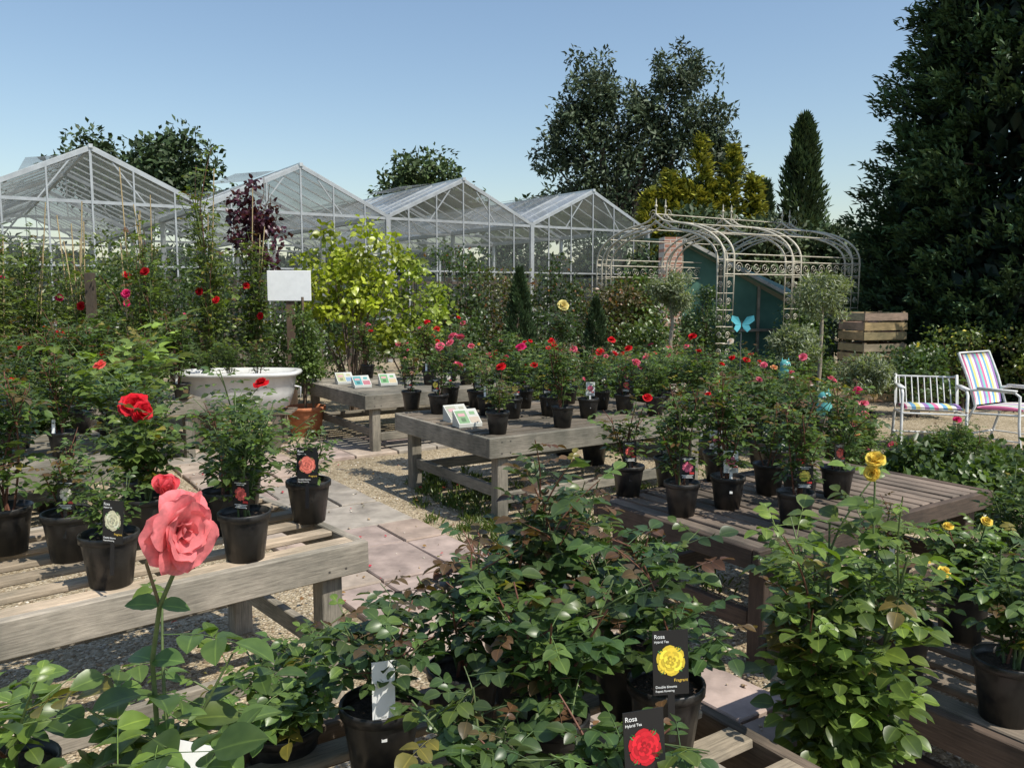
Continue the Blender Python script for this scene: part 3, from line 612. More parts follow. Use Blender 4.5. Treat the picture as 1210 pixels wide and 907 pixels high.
def cypress(name, x, y, h, rb, col, n, ls, seed=0, z0=.1, wid=.5, pw=.8):
    mb = MB(); r = np.random.default_rng(seed); trunk(mb, (0, 0, 0), (0, 0, h * .8), rb * .12, rb * .03, wob=.02)
    t = r.random(n) ** .85; z = z0 + (h - z0) * t; a = r.random(n) * 6.283
    rad = rb * np.minimum(1, (t + .12) * 5) * (1 - t) ** pw * r.uniform(.55, 1.1, n) * (1 + .2 * np.sin(z / h * 25 + 3 * a) + .15 * np.sin(5 * a + z * 3))
    P = np.stack([np.cos(a) * rad, np.sin(a) * rad, z], 1); u = np.stack([np.cos(a), np.sin(a), np.full(n, 1.3)], 1) + r.normal(0, .35, (n, 3))
    C = np.array(col) * (r.uniform(.6, 1.3, n) * (1 + .35 * np.sin(z / h * 25 + 3 * a)))[:, None]
    mb.leaves(P, u, np.stack([np.cos(a), np.sin(a), np.full(n, .3)], 1) + r.normal(0, .4, (n, 3)), ls * r.uniform(.6, 1.3, n), C, T_LO, 0, wid)
    return mb.obj(name, [M_TREE, M_BARK], True, None, (x, y, 0))
cypress("cypress_tree", 11.7, 34, 8.5, 1.15, (.06, .095, .032), 9000, .32, 1, pw=.6)
cypress("cypress_tree", 9.9, 33, 5.8, .7, (.055, .09, .035), 4000, .3, 2)
# big dark conifer
mb = MB(); r = np.random.default_rng(9); H = 12.5
trunk(mb, (0, 0, 0), (0, 0, 11), .35, .08, wob=.03)
tip_p = []; tip_d = []
z = .25
while z < H - .2:
    t = z / H; R_ = 3.6 * (1 - t) ** .52 * min(1, .9 + t * .6); nbr = max(5, int(18 * (1 - t * .5)))
    ph = r.random() * 6.283
    for k in range(nbr):
        a = ph + 6.283 * k / nbr + r.normal(0, .12)
        Rk = R_ * r.uniform(.86, 1.05); dr = np.array([math.cos(a), math.sin(a), 0]); sd_ = np.array([-math.sin(a), math.cos(a), 0])
        dens_ = .4 if math.sin(a) > .5 else 1
        m_ = int(8.5 * dens_ * (.5 + Rk / 3))
        for q in range(m_):
            f = r.uniform(.6, 1) ** .6; lat = r.normal(0, .28) * (1.15 - f * .6)
            p = np.array([0, 0, z + .12 * Rk * (f ** 2) - .18 * Rk * f]) + dr * Rk * f + sd_ * lat + np.array([0, 0, r.normal(0, .09)])
            tip_p.append(p); tip_d.append(dr * 1. + sd_ * lat * .9 + np.array([0, 0, r.uniform(.2, 1.)]))
        if k % 3 == 0: mb.tube([(0, 0, z + .1), tuple(dr * Rk * .5 + np.array([0, 0, z])), tuple(dr * Rk * .8 + np.array([0, 0, z]))], [.05, .03, .012], 4, (.12, .08, .055), 1)
    z += .27
tip_p = np.array(tip_p); tip_d = nrm(np.array(tip_d)); nt_ = len(tip_p); nbld = 26
br_ = r.uniform(.5, 1.5, nt_)
k = np.repeat(np.arange(nt_), nbld); n = len(k); s_ = r.random((n, 1))
P = tip_p[k] + tip_d[k] * (s_ * .32 - .2) + r.normal(0, .04, (n, 3))
D = tip_d[k] * 1.0 + r.normal(0, .45, (n, 3)); C = np.array([.036, .07, .034]) * (br_[k] * r.uniform(.7, 1.3, n))[:, None] + s_ * np.array([.034, .058, .011])
mb.leaves(P, D, np.array([0, 0, 1.]) + r.normal(0, .5, (n, 3)), r.uniform(.08, .17, n), C, T_LO, 0, .6)
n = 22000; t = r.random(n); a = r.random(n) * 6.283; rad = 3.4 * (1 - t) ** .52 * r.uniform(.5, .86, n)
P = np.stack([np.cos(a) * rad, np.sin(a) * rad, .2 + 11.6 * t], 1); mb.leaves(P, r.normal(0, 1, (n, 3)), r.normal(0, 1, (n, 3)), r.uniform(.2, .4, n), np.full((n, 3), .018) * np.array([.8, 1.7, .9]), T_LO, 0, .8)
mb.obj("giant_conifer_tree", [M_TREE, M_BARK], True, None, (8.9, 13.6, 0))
mb = MB()
for i, x in enumerate(np.arange(-60, 75, 4.5)):
    hh = 4.2 + 1.2 * math.sin(i * 1.7) + (0 if x < 10 else .8)
    blobs(mb, (x, 60 + 3 * math.sin(i * 2.3), hh * .45), (3.4, 2.5, hh * .6), 22, 1800, .55, (.045, .075, .03), 500 + i, .34)
mb.obj("treeline", [M_TREE], True)
mb = MB()
for i in range(20):
    p = np.array([-24, 22.5]) + np.array([.829, .559]) * i * 1.9; hh = 3.6 + .6 * math.sin(i * 2.1)
    blobs(mb, (p[0], p[1] + 6, hh * .5), (1.5, 1., hh * .55), 24, 2200, .32, (.035, .055, .025), 560 + i, .34)
mb.obj("hedgerow", [M_TREE], True)
def shrub(name, x, y, z, rad, nb, nl, ls, col, seed, sub=.35, T=T_LO, wid=1., stems=4, **kw):
    mb = MB(); B = blobs(mb, (0, 0, z), rad, nb, nl, ls, col, seed, sub, T, wid, **kw)
    for i in range(min(stems * 3, len(B))):
        mb.tube([(U(-.05, .05), U(-.05, .05), 0), tuple(B[i] * np.array([.4, .4, .5])), tuple(B[i])], [.02, .012, .004], 5, (.14, .1, .07), 1)
    return mb.obj(name, [M_LEAF if ls < .13 else M_TREE, M_BARK], True, None, (x, y, 0))
for i, (x, y, hh) in enumerate([(4.6, 22.5, 4.0), (6.8, 23, 4.3), (9.2, 23, 4.), (11.4, 24, 4.3), (13.5, 25, 4.5), (16, 25, 4.6), (2.5, 25, 3.6), (18.5, 24, 5)]):
    shrub("hedge", x, y, hh * .5, (1.7, 1.1, hh * .52), 40, 9000, .17, (.07, .1, .04) if i % 2 else (.055, .088, .034), 40 + i, .34)
shrub("golden_shrub", -2.1, 10.9, 1.65, (.85, .6, 1.0), 56, 2600, .08, (.26, .3, .035), 61, .25, T_MID, 1.1, hollow=.05, cvar=.45)
shrub("golden_shrub", -1.35, 11.2, 1.25, (.6, .5, 1.0), 36, 1700, .075, (.19, .24, .04), 62, .26, T_MID, 1.1, hollow=.05, cvar=.45)
mb = MB(); trunk(mb, (0, 0, 0), (0, 0, 2.4), .03, .012, wob=.02)
for q in range(9): trunk(mb, (0, 0, 1.5 + q * .1), (U(-.4, .4), U(-.2, .2), 2.2 + q * .12), .012, .004, wob=.02, n=5)
blobs(mb, (0, 0, 2.35), (.48, .36, .85), 38, 1100, .08, (.065, .018, .034), 63, .24, T_MID, hollow=.1); mb.obj("purple_smoke_bush", [M_LEAF, M_BARK], True, None, (-3.5, 11.4, 0))
k = 0
for x, y, z, rad, c in [(-.9, 12.6, 1.3, (.75, .6, 1.25), (.065, .1, .034)), (-.1, 12.8, 1.2, (.75, .6, 1.2), (.1, .11, .04)), (.75, 12.4, 1.2, (.7, .5, 1.15), (.055, .085, .032)), (1.5, 12.8, 1.2, (.7, .6, 1.15), (.1, .085, .035)), (2.1, 13.4, 1.1, (.6, .6, 1.1), (.065, .1, .033)),
                        (-5.1, 10.6, 1.3, (.9, .6, 1.25), (.07, .11, .035)), (-6.2, 10.2, 1.35, (.9, .7, 1.3), (.12, .15, .045)), (-4.2, 10.9, 1.15, (.8, .5, 1.15), (.07, .11, .037)), (-7, 10.8, 1.4, (.9, .7, 1.5), (.09, .125, .042)), (-3.3, 12.4, 1.1, (.8, .5, 1.1), (.075, .12, .04)), (-5.6, 11.8, 1.4, (.9, .6, 1.4), (.12, .15, .045)), (-8.2, 12, 1.4, (1, .7, 1.5), (.075, .11, .037)), (-4.5, 12.0, 1.3, (.8, .6, 1.3), (.055, .085, .03)), (-7.8, 10., 1.2, (.8, .7, 1.3), (.1, .14, .045)),
                        (-2.6, 13.2, 1., (.9, .6, 1.), (.065, .105, .037)), (6.2, 11.4, .65, (.8, .5, .65), (.1, .14, .04)), (7.2, 11.2, .65, (.8, .5, .65), (.13, .17, .045)), (5.2, 10.6, .5, (.6, .4, .5), (.065, .105, .037)), (8.2, 10.6, .5, (.8, .5, .6), (.12, .16, .045)), (4.6, 6.9, .18, (.45, .35, .2), (.07, .11, .037)), (3.3, 5.6, .25, (.4, .3, .28), (.08, .125, .037)), (3.6, 5.0, .25, (.4, .3, .3), (.07, .11, .033)), (2.75, 5.6, .3, (.3, .25, .3), (.08, .125, .04)), (3.3, 14.2, .9, (.6, .5, .9), (.065, .105, .037)), (5., 14.2, .8, (.7, .5, .8), (.075, .115, .037)), (4.0, 7.2, .18, (.4, .35, .2), (.08, .125, .037)), (3.6, 6.6, .22, (.4, .3, .24), (.085, .13, .04)), (4.4, 5.9, .22, (.5, .4, .26), (.075, .12, .04)), (.4, 11.6, .8, (.7, .4, .8), (.055, .09, .032)), (1.9, 11.6, .8, (.7, .4, .8), (.075, .11, .035)), (-.7, 11.4, .8, (.6, .4, .8), (.065, .1, .035))]:
    k += 1; shrub("shrub", x, y, z, rad, 34, int(1500 + 1300 * rad[2]), .06, c, 700 + k, .33, T_LO, 1.15, hollow=.2, tint=((.25, .11, .05), .06) if k < 6 else ((.7, .6, .12), .04) if k in (16, 17, 19) else None)
cypress("dwarf_conifer", .1, 11.0, 1.9, .32, (.06, .1, .038), 4500, .07, 31, z0=.2)
cypress("dwarf_conifer", -3.0, 11.9, 1.5, .25, (.075, .115, .04), 3000, .07, 32, z0=.2)
cypress("dwarf_conifer", 1.1, 10.9, 1.5, .28, (.055, .09, .035), 3000, .07, 33, z0=.2)
g_ = group("potted_climber", (-2.33, 9.25, 0)); put(POTT, "pot", g_); mb = MB(); mb.tube([(0, 0, 0), (0, 0, .8), (0, 0, 1.25)], .015, 6, (.14, .1, .07), 1)
blobs(mb, (0, 0, .65), (.2, .2, .6), 30, 2600, .042, (.1, .15, .038), 66, .36, T_LO, 1.2); mb.obj("foliage", [M_LEAF, M_BARK], True, g_, (0, 0, .3))
g_ = fg(-2.45, 5.25, .6, .55, .35, 6, .085, (.13, .2, .05), 0, 51, branch=.25, name="raspberry_plant", dens=1.1)
for i, (x, y) in enumerate([(-3.9, 8.8), (-4.6, 8.9), (-5.3, 8.4), (-6.0, 8.9), (-3.5, 9.6), (-4.9, 9.4), (-6.4, 9.6), (-5.7, 7.8), (-6.9, 8.6), (-7.6, 9.8), (-4.3, 9.9), (-5.6, 9.8), (-6.6, 7.6), (-5.0, 7.9), (-3.2, 10.4), (-7.3, 9.0)]):
    g_ = group("climbing_rose", (x, y, 0)); put(POTB, "pot", g_); me, tips = VCL[i % 6]; sc_ = U(.9, 1.25); put(me, "foliage", g_, (0, 0, .2), U(0, 6), (sc_, sc_, sc_ * U(.9, 1.3)))
    mb = MB()
    for q in range(3): mb.tube([(U(-.15, .15), U(-.1, .1), .1), (U(-.2, .2), U(-.05, .05), U(2.1, 3.))], [.009, .006], 6, (.45, .34, .18))
    mb.obj("bamboo_canes", [M_STEM], True, g_)
    mb = MB()
    for q in range(random.choice([1, 2, 2, 3])): bloom(mb, (U(-.3, .3), U(-.35, -.1), U(.9, 1.9)), (U(-.4, .4), -1, .5), .05, random.choice([RED, RED, HOT, LPINK, CRIM]), LAY_S)
    mb.obj("blooms", [M_PETAL], True, g_)
L2 = [(.4, 8.8, (RED, PINK), 3), (1.5, 8.9, (PINK,), 2), (2.3, 9.3, (RED,), 2), (-.1, 10.2, (RED, HOT), 3), (.5, 10.2, (RED,), 2), (1.2, 10.3, (HOT,), 2), (2.6, 8.3, (APR,), 1), (3., 8.9, (PINK,), 1), (1.9, 10.1, (WHT,), 1), (2.9, 10.2, (RED,), 1), (3.6, 9.6, (PINK,), 1), (2.3, 7.5, (PINK,), 1), (1.9, 8.1, (RED,), 1), (2.9, 6.7, (PINK, LPINK), 2), (2.4, 5.9, (APR,), 1), (3.4, 8.3, (HOT,), 1), (-.6, 10.8, (YEL,), 1), (3.5, 6.3, (HOT,), 1), (2.9, 7.6, (RED,), 0)]
for i in range(26):
    y = U(7.6, 11); x = U(.02, .38) * y; L2.append((x, y, random.choice([(RED,), (PINK,), (HOT,), (WHT,)]), random.choice([0, 0, 1, 2])))
for i in range(7):
    y = U(5.6, 7.2); x = U(.4, .52) * y; L2.append((x, y, (PINK,), random.choice([0, 0, 1])))
for x, y, c, nb in L2:
    rt = x / y
    potted(x, y, 0, c, nb, random.choice(VAR2), U(.85, 1.25) * (.55 if rt > .46 else .75 if rt > .4 else 1), POTB, .7 if rt > .4 else 1., br=.045, name="potted_shrub_rose")
g_ = group("standard_rose", (.55, 9.0, 0)); put(POTB, "pot", g_); mb = MB(); mb.tube([(0, 0, .1), (.02, 0, 1.1)], .01, 6, (.1, .13, .05), 0); mb.obj("stem", [M_STEM], True, g_)
put(VAR[2][0], "foliage", g_, (.02, 0, 1.0), 0, 1.0); mb = MB(); bloom(mb, (.0, -.05, 1.46), (.2, -.8, .5), .06, (.82, .74, .3), LAY_B, 5, 4); mb.tube([(0, 0, 1.0), (0, -.04, 1.44)], .004, 5, (.1, .14, .05)); mb.obj("blooms", [M_PETAL], True, g_)

def olive(x, y, zc, r0, seed, h0=0.):
    g_ = group("olive_tree", (x, y, h0)); put(POTB, "pot", g_, sc=1.3); mb = MB(); trunk(mb, (0, 0, .2), (0, 0, zc - h0), .028, .02, (.32, .27, .2), .012, seed)
    blobs(mb, (0, 0, zc - h0), (r0, r0, r0 * .85), 40, 4200, .055, (.2, .23, .15), seed, .3, T_LO, .5, hollow=.1, cvar=.2)
    mb.obj("crown", [M_LEAF, M_BARK], True, g_)
olive(3.5, 9.4, 1.55, .38, 81); olive(3.0, 8.8, 1.02, .3, 82); olive(2.0, 10.4, 1.6, .34, 83); olive(3.75, 8.8, .75, .32, 84)

# ------------------------------------------------------------ greenhouses
AL = (.5, .52, .53)
def greenhouse(px, py, L_=16.):
    g_ = group("greenhouse", (px, py, 0), ANG); hw = 2.03; ze = 3.3; zr = 4.25
    mb = MB()
    for y in np.arange(0, L_ + .1, 4.):
        for x in (-hw + .04, hw - .04): mb.beam((x, y, 0), (x, y, ze), .08, .08, AL)
        for sg in (-1, 1): mb.beam((0, y, zr), (sg * (hw - .02), y, ze), .05, .07, AL)
        mb.beam((-hw + .08, y, ze - .03), (hw - .08, y, ze - .03), .04, .06, AL)
        for sx in (-.9, 0, .9): mb.beam((sx, y + .01, ze), (sx * .4, y + .01, ze + .95 * (1 - abs(sx * .4) / hw) - .06), .025, .025, AL)
    mb.beam((0, -.05, zr + .04), (0, L_, zr + .04), .07, .07, (.65, .67, .67))
    for sg in (-1, 1): mb.beam((sg * (hw - .015), -.02, ze + .01), (sg * (hw - .015), L_, ze + .01), .12, .09, AL)
    for y in np.arange(.0, L_, .73):
        for sg in (-1, 1): mb.beam((sg * .05, y + .02, zr + .03), (sg * (hw - .09), y + .02, ze + .075), .024, .03, (.55, .57, .57))
    for x in np.arange(-hw + .55, hw - .3, .73):
        mb.beam((x, -.02, 0), (x, -.02, ze + .95 * (1 - abs(x) / hw) - .03), .024, .03, AL)
    for z in (1.0, 2.1): mb.beam((-hw + .08, -.045, z), (hw - .08, -.045, z), .03, .035, AL)
    mb.obj("frame", [M_METAL], False, g_)
    mb = MB(); o = .045
    mb.add([(0, 0, zr + o), (hw, 0, ze + o), (hw, L_, ze + o), (0, L_, zr + o)], [(0, 1, 2, 3)]); mb.add([(0, 0, zr + o), (0, L_, zr + o), (-hw, L_, ze + o), (-hw, 0, ze + o)], [(0, 1, 2, 3)])
    for y in (1.5, 5.9, 10.3):
        mb.add([(-.05, y, zr + .09), (-.05, y + 2.2, zr + .09), (-.95, y + 2.2, zr - .05), (-.95, y, zr - .05)], [(0, 1, 2, 3)])
    mb.obj("roof_glazing", [M_ROOF], False, g_)
    mb = MB(); mb.add([(-hw, .0, 0), (hw, .0, 0), (hw, .0, ze), (-hw, .0, ze)], [(0, 1, 2, 3)]); mb.add([(-hw, 0, ze + .001), (hw, 0, ze + .001), (0, 0, zr)], [(0, 1, 2)])
    mb.obj("wall_glazing", [M_GLASS], False, g_)
p4 = np.array([-7.8, 15.7]); st = np.array([3.32, 2.24])
for i in range(-1, 4): greenhouse(*(p4 + st * i))
mb = MB()
for i in range(44):
    p = p4 + st * U(-1, 3.4) + np.array([-.559, .829]) * U(1.2, 9); hh = U(.9, 2.2); blobs(mb, (p[0], p[1], hh * .55), (.8, .8, hh * .55), 16, 800, .13, random.choice([(.05, .085, .035), (.07, .1, .04), (.035, .06, .03)]), 900 + i)
mb.obj("greenhouse_crops", [M_TREE], True)
mb = MB(); a0 = np.array([-8.6, 12.4]); st2 = np.array([.829, .559])
for i in range(11):
    p = a0 + st2 * i * 1.1; mb.box((p[0], p[1], .95), (.07, .07, 1.9), (.1, .08, .065), 2)
for z in (.3, .8, 1.3, 1.8):
    q = a0 + st2 * 11; mb.beam((*(a0 - st2 * .1), z), (*q, z), .02, .05, (.12, .09, .07), 0)
for i in range(72):
    p = a0 + st2 * i * .15 - np.array([-.559, .829]) * .025; mb.beam((p[0], p[1], .2), (p[0], p[1], 1.85), .012, .025, (.11, .085, .07), 0)
mb.obj("trellis_fence", WOODS, False)
mb = MB(); mb.box((0, 0, .9), (.08, .08, 1.8), (.1, .075, .055), 2, 0, .003); mb.obj("timber_post", WOODS, False, None, (-4.35, 8.6, 0))

# ------------------------------------------------------------ wrought-iron gazebo
CR = (.6, .55, .44); g_ = group("rose_arch_gazebo", (3.0, 11.8, 0), ANG); LX, WY = 3.2, 2.8
def prof(inset, n=28):
    pts = [(inset, 0.)]; h0 = 2.05 - inset * .2; pts.append((inset, h0 * .5)); a_ = WY / 2 - inset; b_ = .62 - inset * .6
    for i in range(n + 1):
        t = math.pi * i / n; y = WY / 2 - a_ * math.cos(t); z = h0 + b_ * math.sin(t) ** .85 if 0 < i < n else h0
        z += .13 * math.exp(-((y - WY / 2) / .13) ** 2); pts.append((y, z))
    pts += [(WY - inset, h0 * .5), (WY - inset, 0.)]; return pts
def scroll(mb, c, ax1, ax2, r0, sgn=1, rad=.006):
    c = np.array(c, float); pts = []
    for i in range(18):
        t = i / 17; a = sgn * t * 4.2 * math.pi * .8; rr = r0 * (1 - t * .85); pts.append(c + ax1 * rr * math.cos(a) + ax2 * rr * math.sin(a))
    mb.tube(pts, rad, 4, CR)
X_, Y_, Z_ = np.eye(3)
mb = MB()
for x in (0, .2, 1.5, 1.7, 3.0, 3.2):
    for ins in (0., .13):
        mb.tube([(x, y, z) for y, z in prof(ins)], .016, 6, CR)
    A = prof(0.); B = prof(.13)
    for i in range(2, len(A) - 2, 2): mb.tube([(x, *A[i]), (x, *B[i])], .006, 4, CR)
for xa in (0, 1.5, 3.0):
    for z in np.arange(.15, 2.1, .24):
        for y in (0, .13, WY - .13, WY): mb.tube([(xa, y, z), (xa + .2, y, z)], .006, 4, CR)
    for z in np.arange(.27, 2.0, .24):
        for y in (0, WY): scroll(mb, (xa + .1, y, z), X_, Z_, .055, 1)
        for y in (.065, WY - .065): scroll(mb, (xa, y, z), Y_, Z_, .05, 1)
mb.obj("arches", [M_PAINT], True, g_)
mb = MB(); A = prof(0.); idxs = [3, 8, 12, 16, 20, 24, 29]
for i in idxs: mb.tube([(0, *A[min(i, len(A) - 3)]), (LX, *A[min(i, len(A) - 3)])], .009, 5, CR)
for y in (0, WY):
    for z in (1.86, 2.05): mb.tube([(0, y, z), (LX, y, z)], .01, 5, CR)
    for x in np.arange(.3, LX - .1, .19):
        scroll(mb, (x, y, 1.955), X_, Z_, .08, 1 if int(x * 10) % 2 else -1)
for xx in (0, .2, 1.5, 1.7, 3.0, 3.2):
    zt = A[16][1]; mb.tube([(xx, WY / 2, zt - .02), (xx, WY / 2, zt + .2), (xx, WY / 2, zt + .24)], [.012, .01, .002], 6, CR)
    mb.lathe([(0.001, -.03), (.02, -.015), (.026, 0), (.02, .015), (.001, .03)], 8, CR, 0, (xx, WY / 2, zt + .12))
for x in (.1, 1.6, 3.1):
    for sg in (-1, 1): scroll(mb, (x, WY / 2 + sg * .16, A[16][1] + .0), Y_, Z_, .09, sg)
mb.obj("scrollwork", [M_PAINT], True, g_)
shrub("vine", 1.9, 13.0, 1.2, (.22, .2, 1.2), 24, 1600, .08, (.1, .155, .04), 71, .8, T_MID)
shrub("vine", 4.6, 13.0, .9, (.35, .3, .9), 24, 1600, .07, (.08, .125, .037), 72, .6, T_MID)

g_ = group("brick_shed", (2.75, 15.4, 0), .12); mb = MB()
mb.box((.17, 0, 1.3), (.34, .34, 2.6)); mb.box((1.8, .9, .5), (3.2, .2, 1.0)); mb.box((3.3, .3, .9), (.3, .3, 1.8)); mb.obj("walls", [M_BRICK], False, g_)
mb = MB(); mb.add([(.35, -.1, 2.55), (3.5, -.25, .95), (3.5, 2.2, 1.7), (.35, 2.4, 2.75), (.35, -.1, 2.52), (3.5, -.25, .92), (3.5, 2.2, 1.67), (.35, 2.4, 2.72)], [(0, 1, 2, 3), (7, 6, 5, 4), (0, 4, 5, 1), (1, 5, 6, 2), (2, 6, 7, 3), (3, 7, 4, 0)])
mb.add([(.36, .02, 0), (3.4, -.02, 0), (3.4, -.02, .9), (.36, .02, 2.5)], [(0, 1, 2, 3)]); mb.obj("net_roof", [M_NET], False, g_)
mb = MB()
for t in (0, .25, .5, .75, 1): x = .37 + 3.0 * t; mb.beam((x, -.06, 0), (x, -.06, 2.5 - 1.55 * t), .045, .045, (.3, .26, .2), 2)
mb.beam((.34, -.14, 2.58), (3.5, -.29, .98), .05, .06, (.5, .5, .48), 0); mb.beam((.36, -.09, .9), (3.2, -.11, .9), .04, .05, (.3, .26, .2), 0); mb.obj("timber", WOODS, False, g_)

# ------------------------------------------------------------ bath planter
def sring(a, b_, z, n=36, p=3.2):
    out = []
    for i in range(n):
        t = 6.2832 * i / n; c, s_ = math.cos(t), math.sin(t)
        out.append((a * abs(c) ** (2 / p) * (1 if c > 0 else -1), b_ * abs(s_) ** (2 / p) * (1 if s_ > 0 else -1), z))
    return out
g_ = group("bathtub_planter", (-2.83, 8.55, .38), .08); mb = MB(); R_ = [sring(.40, .18, 0), sring(.5, .26, .05), sring(.545, .3, .2), sring(.57, .32, .37), sring(.62, .37, .375), sring(.63, .375, .395), sring(.62, .37, .415), sring(.56, .31, .415), sring(.53, .28, .33)]
n = 36; F = [(i * n + j, i * n + (j + 1) % n, (i + 1) * n + (j + 1) % n, (i + 1) * n + j) for i in range(len(R_) - 1) for j in range(n)]
mb.add(np.array(R_), F, (.72, .71, .67)); ring = sring(.54, .29, .34); mb.add([(0, 0, .35)] + ring, [(0, 1 + j, 1 + (j + 1) % n) for j in range(n)], (.05, .035, .02), 1); mb.obj("tub", [M_CERAM, M_SOIL], True, g_)
mb = MB(); mb.tube([(.56, .0, .25), (.62, 0, .24), (.62, 0, .1)], .012, 8, (.5, .5, .5)); mb.obj("overflow_pipe", [M_METAL], True, g_)
mb = MB()
for x in (-.4, .4):
    for y in (-.15, .15): mb.box((x, y, -.2), (.08, .08, .36), MID, 2)
for y in (-.15, 0, .15): mb.box((0, y, -.012), (1.1, .1, .022), MID, 0)
mb.obj("stand", WOODS, False, g_)
for x in (-.35, -.1, .2): put(random.choice(VAR)[0], "plant", g_, (x, 0, .34), U(0, 6), .9)

g_ = group("notice_sign", (-2.67, 10.0, 0), .03); mb = MB(); mb.box((0, .03, .8), (.09, .07, 1.6), (.14, .09, .06), 2, 0, .003); mb.obj("post", WOODS, False, g_)
mb = MB(); mb.box((0, -.018, 1.68), (.52, .012, .36), (.85, .85, .84)); o = mb.obj("board", [M_CARD], False, g_); bv = o.modifiers.new("b", 'BEVEL'); bv.width = .004
def leaflet(x, y, z, rz, c1, c2):
    g_ = group("leaflet_box", (x, y, z), rz, .85); mb = MB(); V = [(-.11, -.07, .03), (.11, -.07, .03), (.11, .07, .14), (-.11, .07, .14), (-.11, -.07, 0), (.11, -.07, 0), (.11, .07, 0), (-.11, .07, 0)]
    mb.add(V, [(0, 1, 2, 3), (4, 5, 1, 0), (5, 6, 2, 1), (6, 7, 3, 2), (7, 4, 0, 3)], (.55, .55, .5))
    nn = nrm(np.cross(np.array([1., 0, 0]), np.array([0, .14, .11])))
    for (a, b_, c_, d_), cc, k_ in (((-.1, 0., .05, .9), c1, .002), ((.01, .1, .05, .45), c2, .002), ((.01, .1, .52, .9), (.5, .5, .45), .002), ((-.085, -.02, .5, .7), (.5, .3, .3), .004), ((-.07, -.03, .15, .4), tuple(x * .5 for x in c1), .004), ((.03, .08, .6, .8), c1, .004)):
        mb.add([np.array([xx, -.07 + .14 * t, .03 + .11 * t]) + nn * k_ for xx, t in ((a, c_), (b_, c_), (b_, d_), (a, d_))], [(0, 1, 2, 3)], cc)
    mb.obj("card", [M_CARD], False, g_)
leaflet(-1.6, 8.75, .6, .5, (.1, .3, .3), (.4, .15, .17)); leaflet(-1.35, 8.95, .6, .4, (.15, .33, .14), (.5, .4, .25)); leaflet(-1.85, 9.1, .6, .5, (.4, .4, .22), (.2, .3, .4)); leaflet(-.33, 6.05, .62, .5, (.2, .33, .17), (.45, .38, .3)); leaflet(-.42, 6.3, .62, .6, (.36, .36, .28), (.15, .3, .2))

g_ = group("wooden_planter", (3.75, 10.4, 0), .5); mb = MB()
for i in range(4): mb.box((0, -.3, .1 + i * .15), (.9, .03, .14), tuple(x * U(.9, 1.1) for x in (.42, .3, .19)), 0); mb.box((0, .3, .1 + i * .15), (.9, .03, .14), (.4, .29, .18), 0)
for i in range(4):
    for sx in (-1, 1): mb.box((sx * .435, 0, .1 + i * .15), (.03, .565, .14), (.42, .3, .19), 1)
mb.box((0, 0, .55), (.83, .56, .03), (.05, .035, .02), 0); mb.obj("box", WOODS, False, g_); put(VAR2[1][0], "plant", g_, (0, 0, .55), 0, .7)
# stack of slatted crates by the big conifer
g_ = group("wooden_crates", (5.35, 12.3, 0), .3); mb = MB()
for lv in range(3):
    for q in range(3):
        z = .07 + lv * .45 + q * .14
        for sy in (-1, 1): mb.box((0, sy * .27, z), (.75, .02, .11), tuple(x * U(.8, 1.15) for x in (.38, .28, .18)), 0, 0, .003)
        for sx in (-1, 1): mb.box((sx * .365, 0, z), (.02, .515, .11), tuple(x * U(.8, 1.15) for x in (.38, .28, .18)), 1, 0, .003)
    for sx in (-1, 1):
        for sy in (-1, 1): mb.box((sx * .33, sy * .235, .215 + lv * .45), (.04, .04, .42), (.34, .25, .16), 2)
    mb.box((0, 0, .012 + lv * .45), (.7, .5, .015), (.3, .22, .15), 0)
mb.obj("crates", WOODS, False, g_)

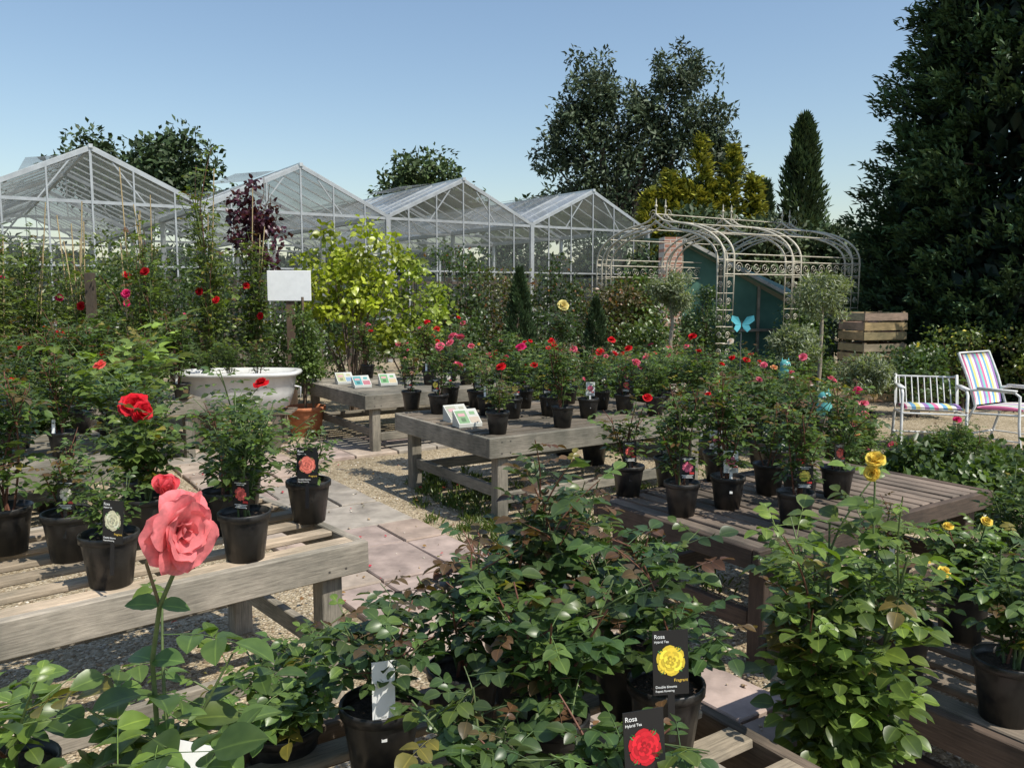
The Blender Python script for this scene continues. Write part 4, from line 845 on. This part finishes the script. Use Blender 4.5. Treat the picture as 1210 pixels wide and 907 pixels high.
def chair(x, y, rz, back=True, sc=1.):
    g_ = group("garden_chair", (x, y, 0), rz, sc); W_ = (.72, .72, .7); mb = MB()
    for sx in (-.3, .3):
        mb.tube([(sx, -.3, 0), (sx, -.27, .3), (sx, -.26, .6), (sx, -.2, .64), (sx, .15, .64), (sx, .25, .62)], .015, 8, W_)
        mb.tube([(sx, .35, 0), (sx, .25, .35), (sx, .2, .45), (sx, .3, .75), (sx, .42, 1.02 if back else .72)], .015, 8, W_)
        mb.tube([(sx, -.27, .4), (sx, .22, .37)], .012, 8, W_); mb.tube([(sx, -.28, .12), (sx, .32, .12)], .009, 6, W_)
        mb.box((sx, -.02, .655), (.055, .4, .018), W_)
    for y_, z_ in ((-.27, .4), (.22, .37), (.42, 1.02 if back else .72), (.32, .12)): mb.tube([(-.3, y_, z_), (.3, y_, z_)], .011, 6, W_)
    if not back:
        for sx in np.linspace(-.25, .25, 9): mb.tube([(sx, .22, .42), (sx, .42, .72)], .007, 5, W_)
    mb.obj("frame", [M_PAINT], True, g_)
    def cushion(nm, p, q, th):
        mb = MB(); p = np.array(p); q = np.array(q); d = nrm(q - p); nn = np.cross(np.array([1., 0, 0]), d); V = []
        m_ = 8
        for i in range(m_ + 1):
            t = i / m_; f = .35 + .65 * math.sin(math.pi * t) ** .5 if 0 < t < 1 else .35; c = p + (q - p) * t
            for sx, sg in ((-.27, .3), (-.25, 1), (.25, 1), (.27, .3), (.27, -.3), (-.27, -.3)): V.append(c + np.array([sx, 0, 0]) + nn * th * f * sg * (1 if sg > 0 else .6))
        F = [(i * 6 + j, i * 6 + (j + 1) % 6, (i + 1) * 6 + (j + 1) % 6, (i + 1) * 6 + j) for i in range(m_) for j in range(6)]
        F += [(0, 1, 2, 3), (0, 3, 4, 5), (m_ * 6 + 3, m_ * 6 + 2, m_ * 6 + 1, m_ * 6), (m_ * 6 + 5, m_ * 6 + 4, m_ * 6 + 3, m_ * 6)]
        mb.add(V, F); mb.obj(nm, [M_STRIPE], True, g_)
    cushion("seat", (0, -.28, .45), (0, .2, .43), .04)
    if back: cushion("backrest", (0, .22, .46), (0, .41, 1.0), .025)
chair(4.3, 8.45, -.3, False, .98); chair(5.15, 8.5, .55, True, .95)

def butterfly(x, y, z, col, sc_=1.):
    g_ = group("butterfly_ornament", (x, y, 0)); mb = MB(); mb.tube([(0, 0, 0), (0, 0, z)], .004, 5, (.2, .2, .2)); mb.tube([(0, -.01, z - .05 * sc_), (0, -.012, z), (0, -.01, z + .05 * sc_)], [.004, .008, .004], 6, (.05, .05, .05))
    for sg in (-1, 1):
        for pts in ([(0, 0, .0), (.05, .03, .09), (.13, .05, .11), (.14, .05, .05), (.08, .03, 0)], [(0, 0, 0), (.08, .03, -.005), (.1, .04, -.05), (.06, .03, -.09), (.02, .01, -.05)]):
            mb.add([(sg * a * sc_, -.01 - b_ * sc_, z + c * sc_) for a, b_, c in pts], [(0, 1, 2), (0, 2, 3), (0, 3, 4)], col)
    mb.obj("wings", [M_CARD], False, g_)
butterfly(2.6, 9.4, 1.24, (.12, .5, .58), .95)
def owl(x, y, z):
    g_ = group("owl_ornament", (x, y, z), 0, .85); T_ = (.12, .42, .4); mb = MB()
    mb.lathe([(.001, 0), (.05, .0), (.07, .05), (.072, .1), (.055, .14), (.062, .17), (.058, .21), (.03, .235), (.001, .24)], 16, T_)
    for sg in (-1, 1):
        mb.lathe([(.024, .19), (.012, .225), (.001, .265)], 8, T_, 0, (sg * .035, 0, 0)); mb.lathe([(.001, -.01), (.018, -.004), (.018, .004), (.001, .01)], 10, (.8, .8, .75), 0, (sg * .025, -.058, .185)); mb.lathe([(.001, -.01), (.009, -.004), (.009, .004), (.001, .01)], 8, (.02, .02, .02), 0, (sg * .025, -.07, .185))
    mb.lathe([(.009, 0), (.001, -.02)], 6, (.7, .5, .1), 0, (0, -.064, .175)); mb.obj("body", [M_CERAM], True, g_)
for x, y, zz in ((2.55, 6.7, .6), (2.65, 8.0, .75)):
    owl(x, y, zz); mb = MB(); mb.tube([(0, 0, 0), (0, 0, .25), (0, 0, zz + .005)], [.03, .03, .035], 8, (.2, .15, .1)); mb.obj("ornament_post", [M_BARK], True, None, (x, y, 0))
print("objects", len(bpy.data.objects))
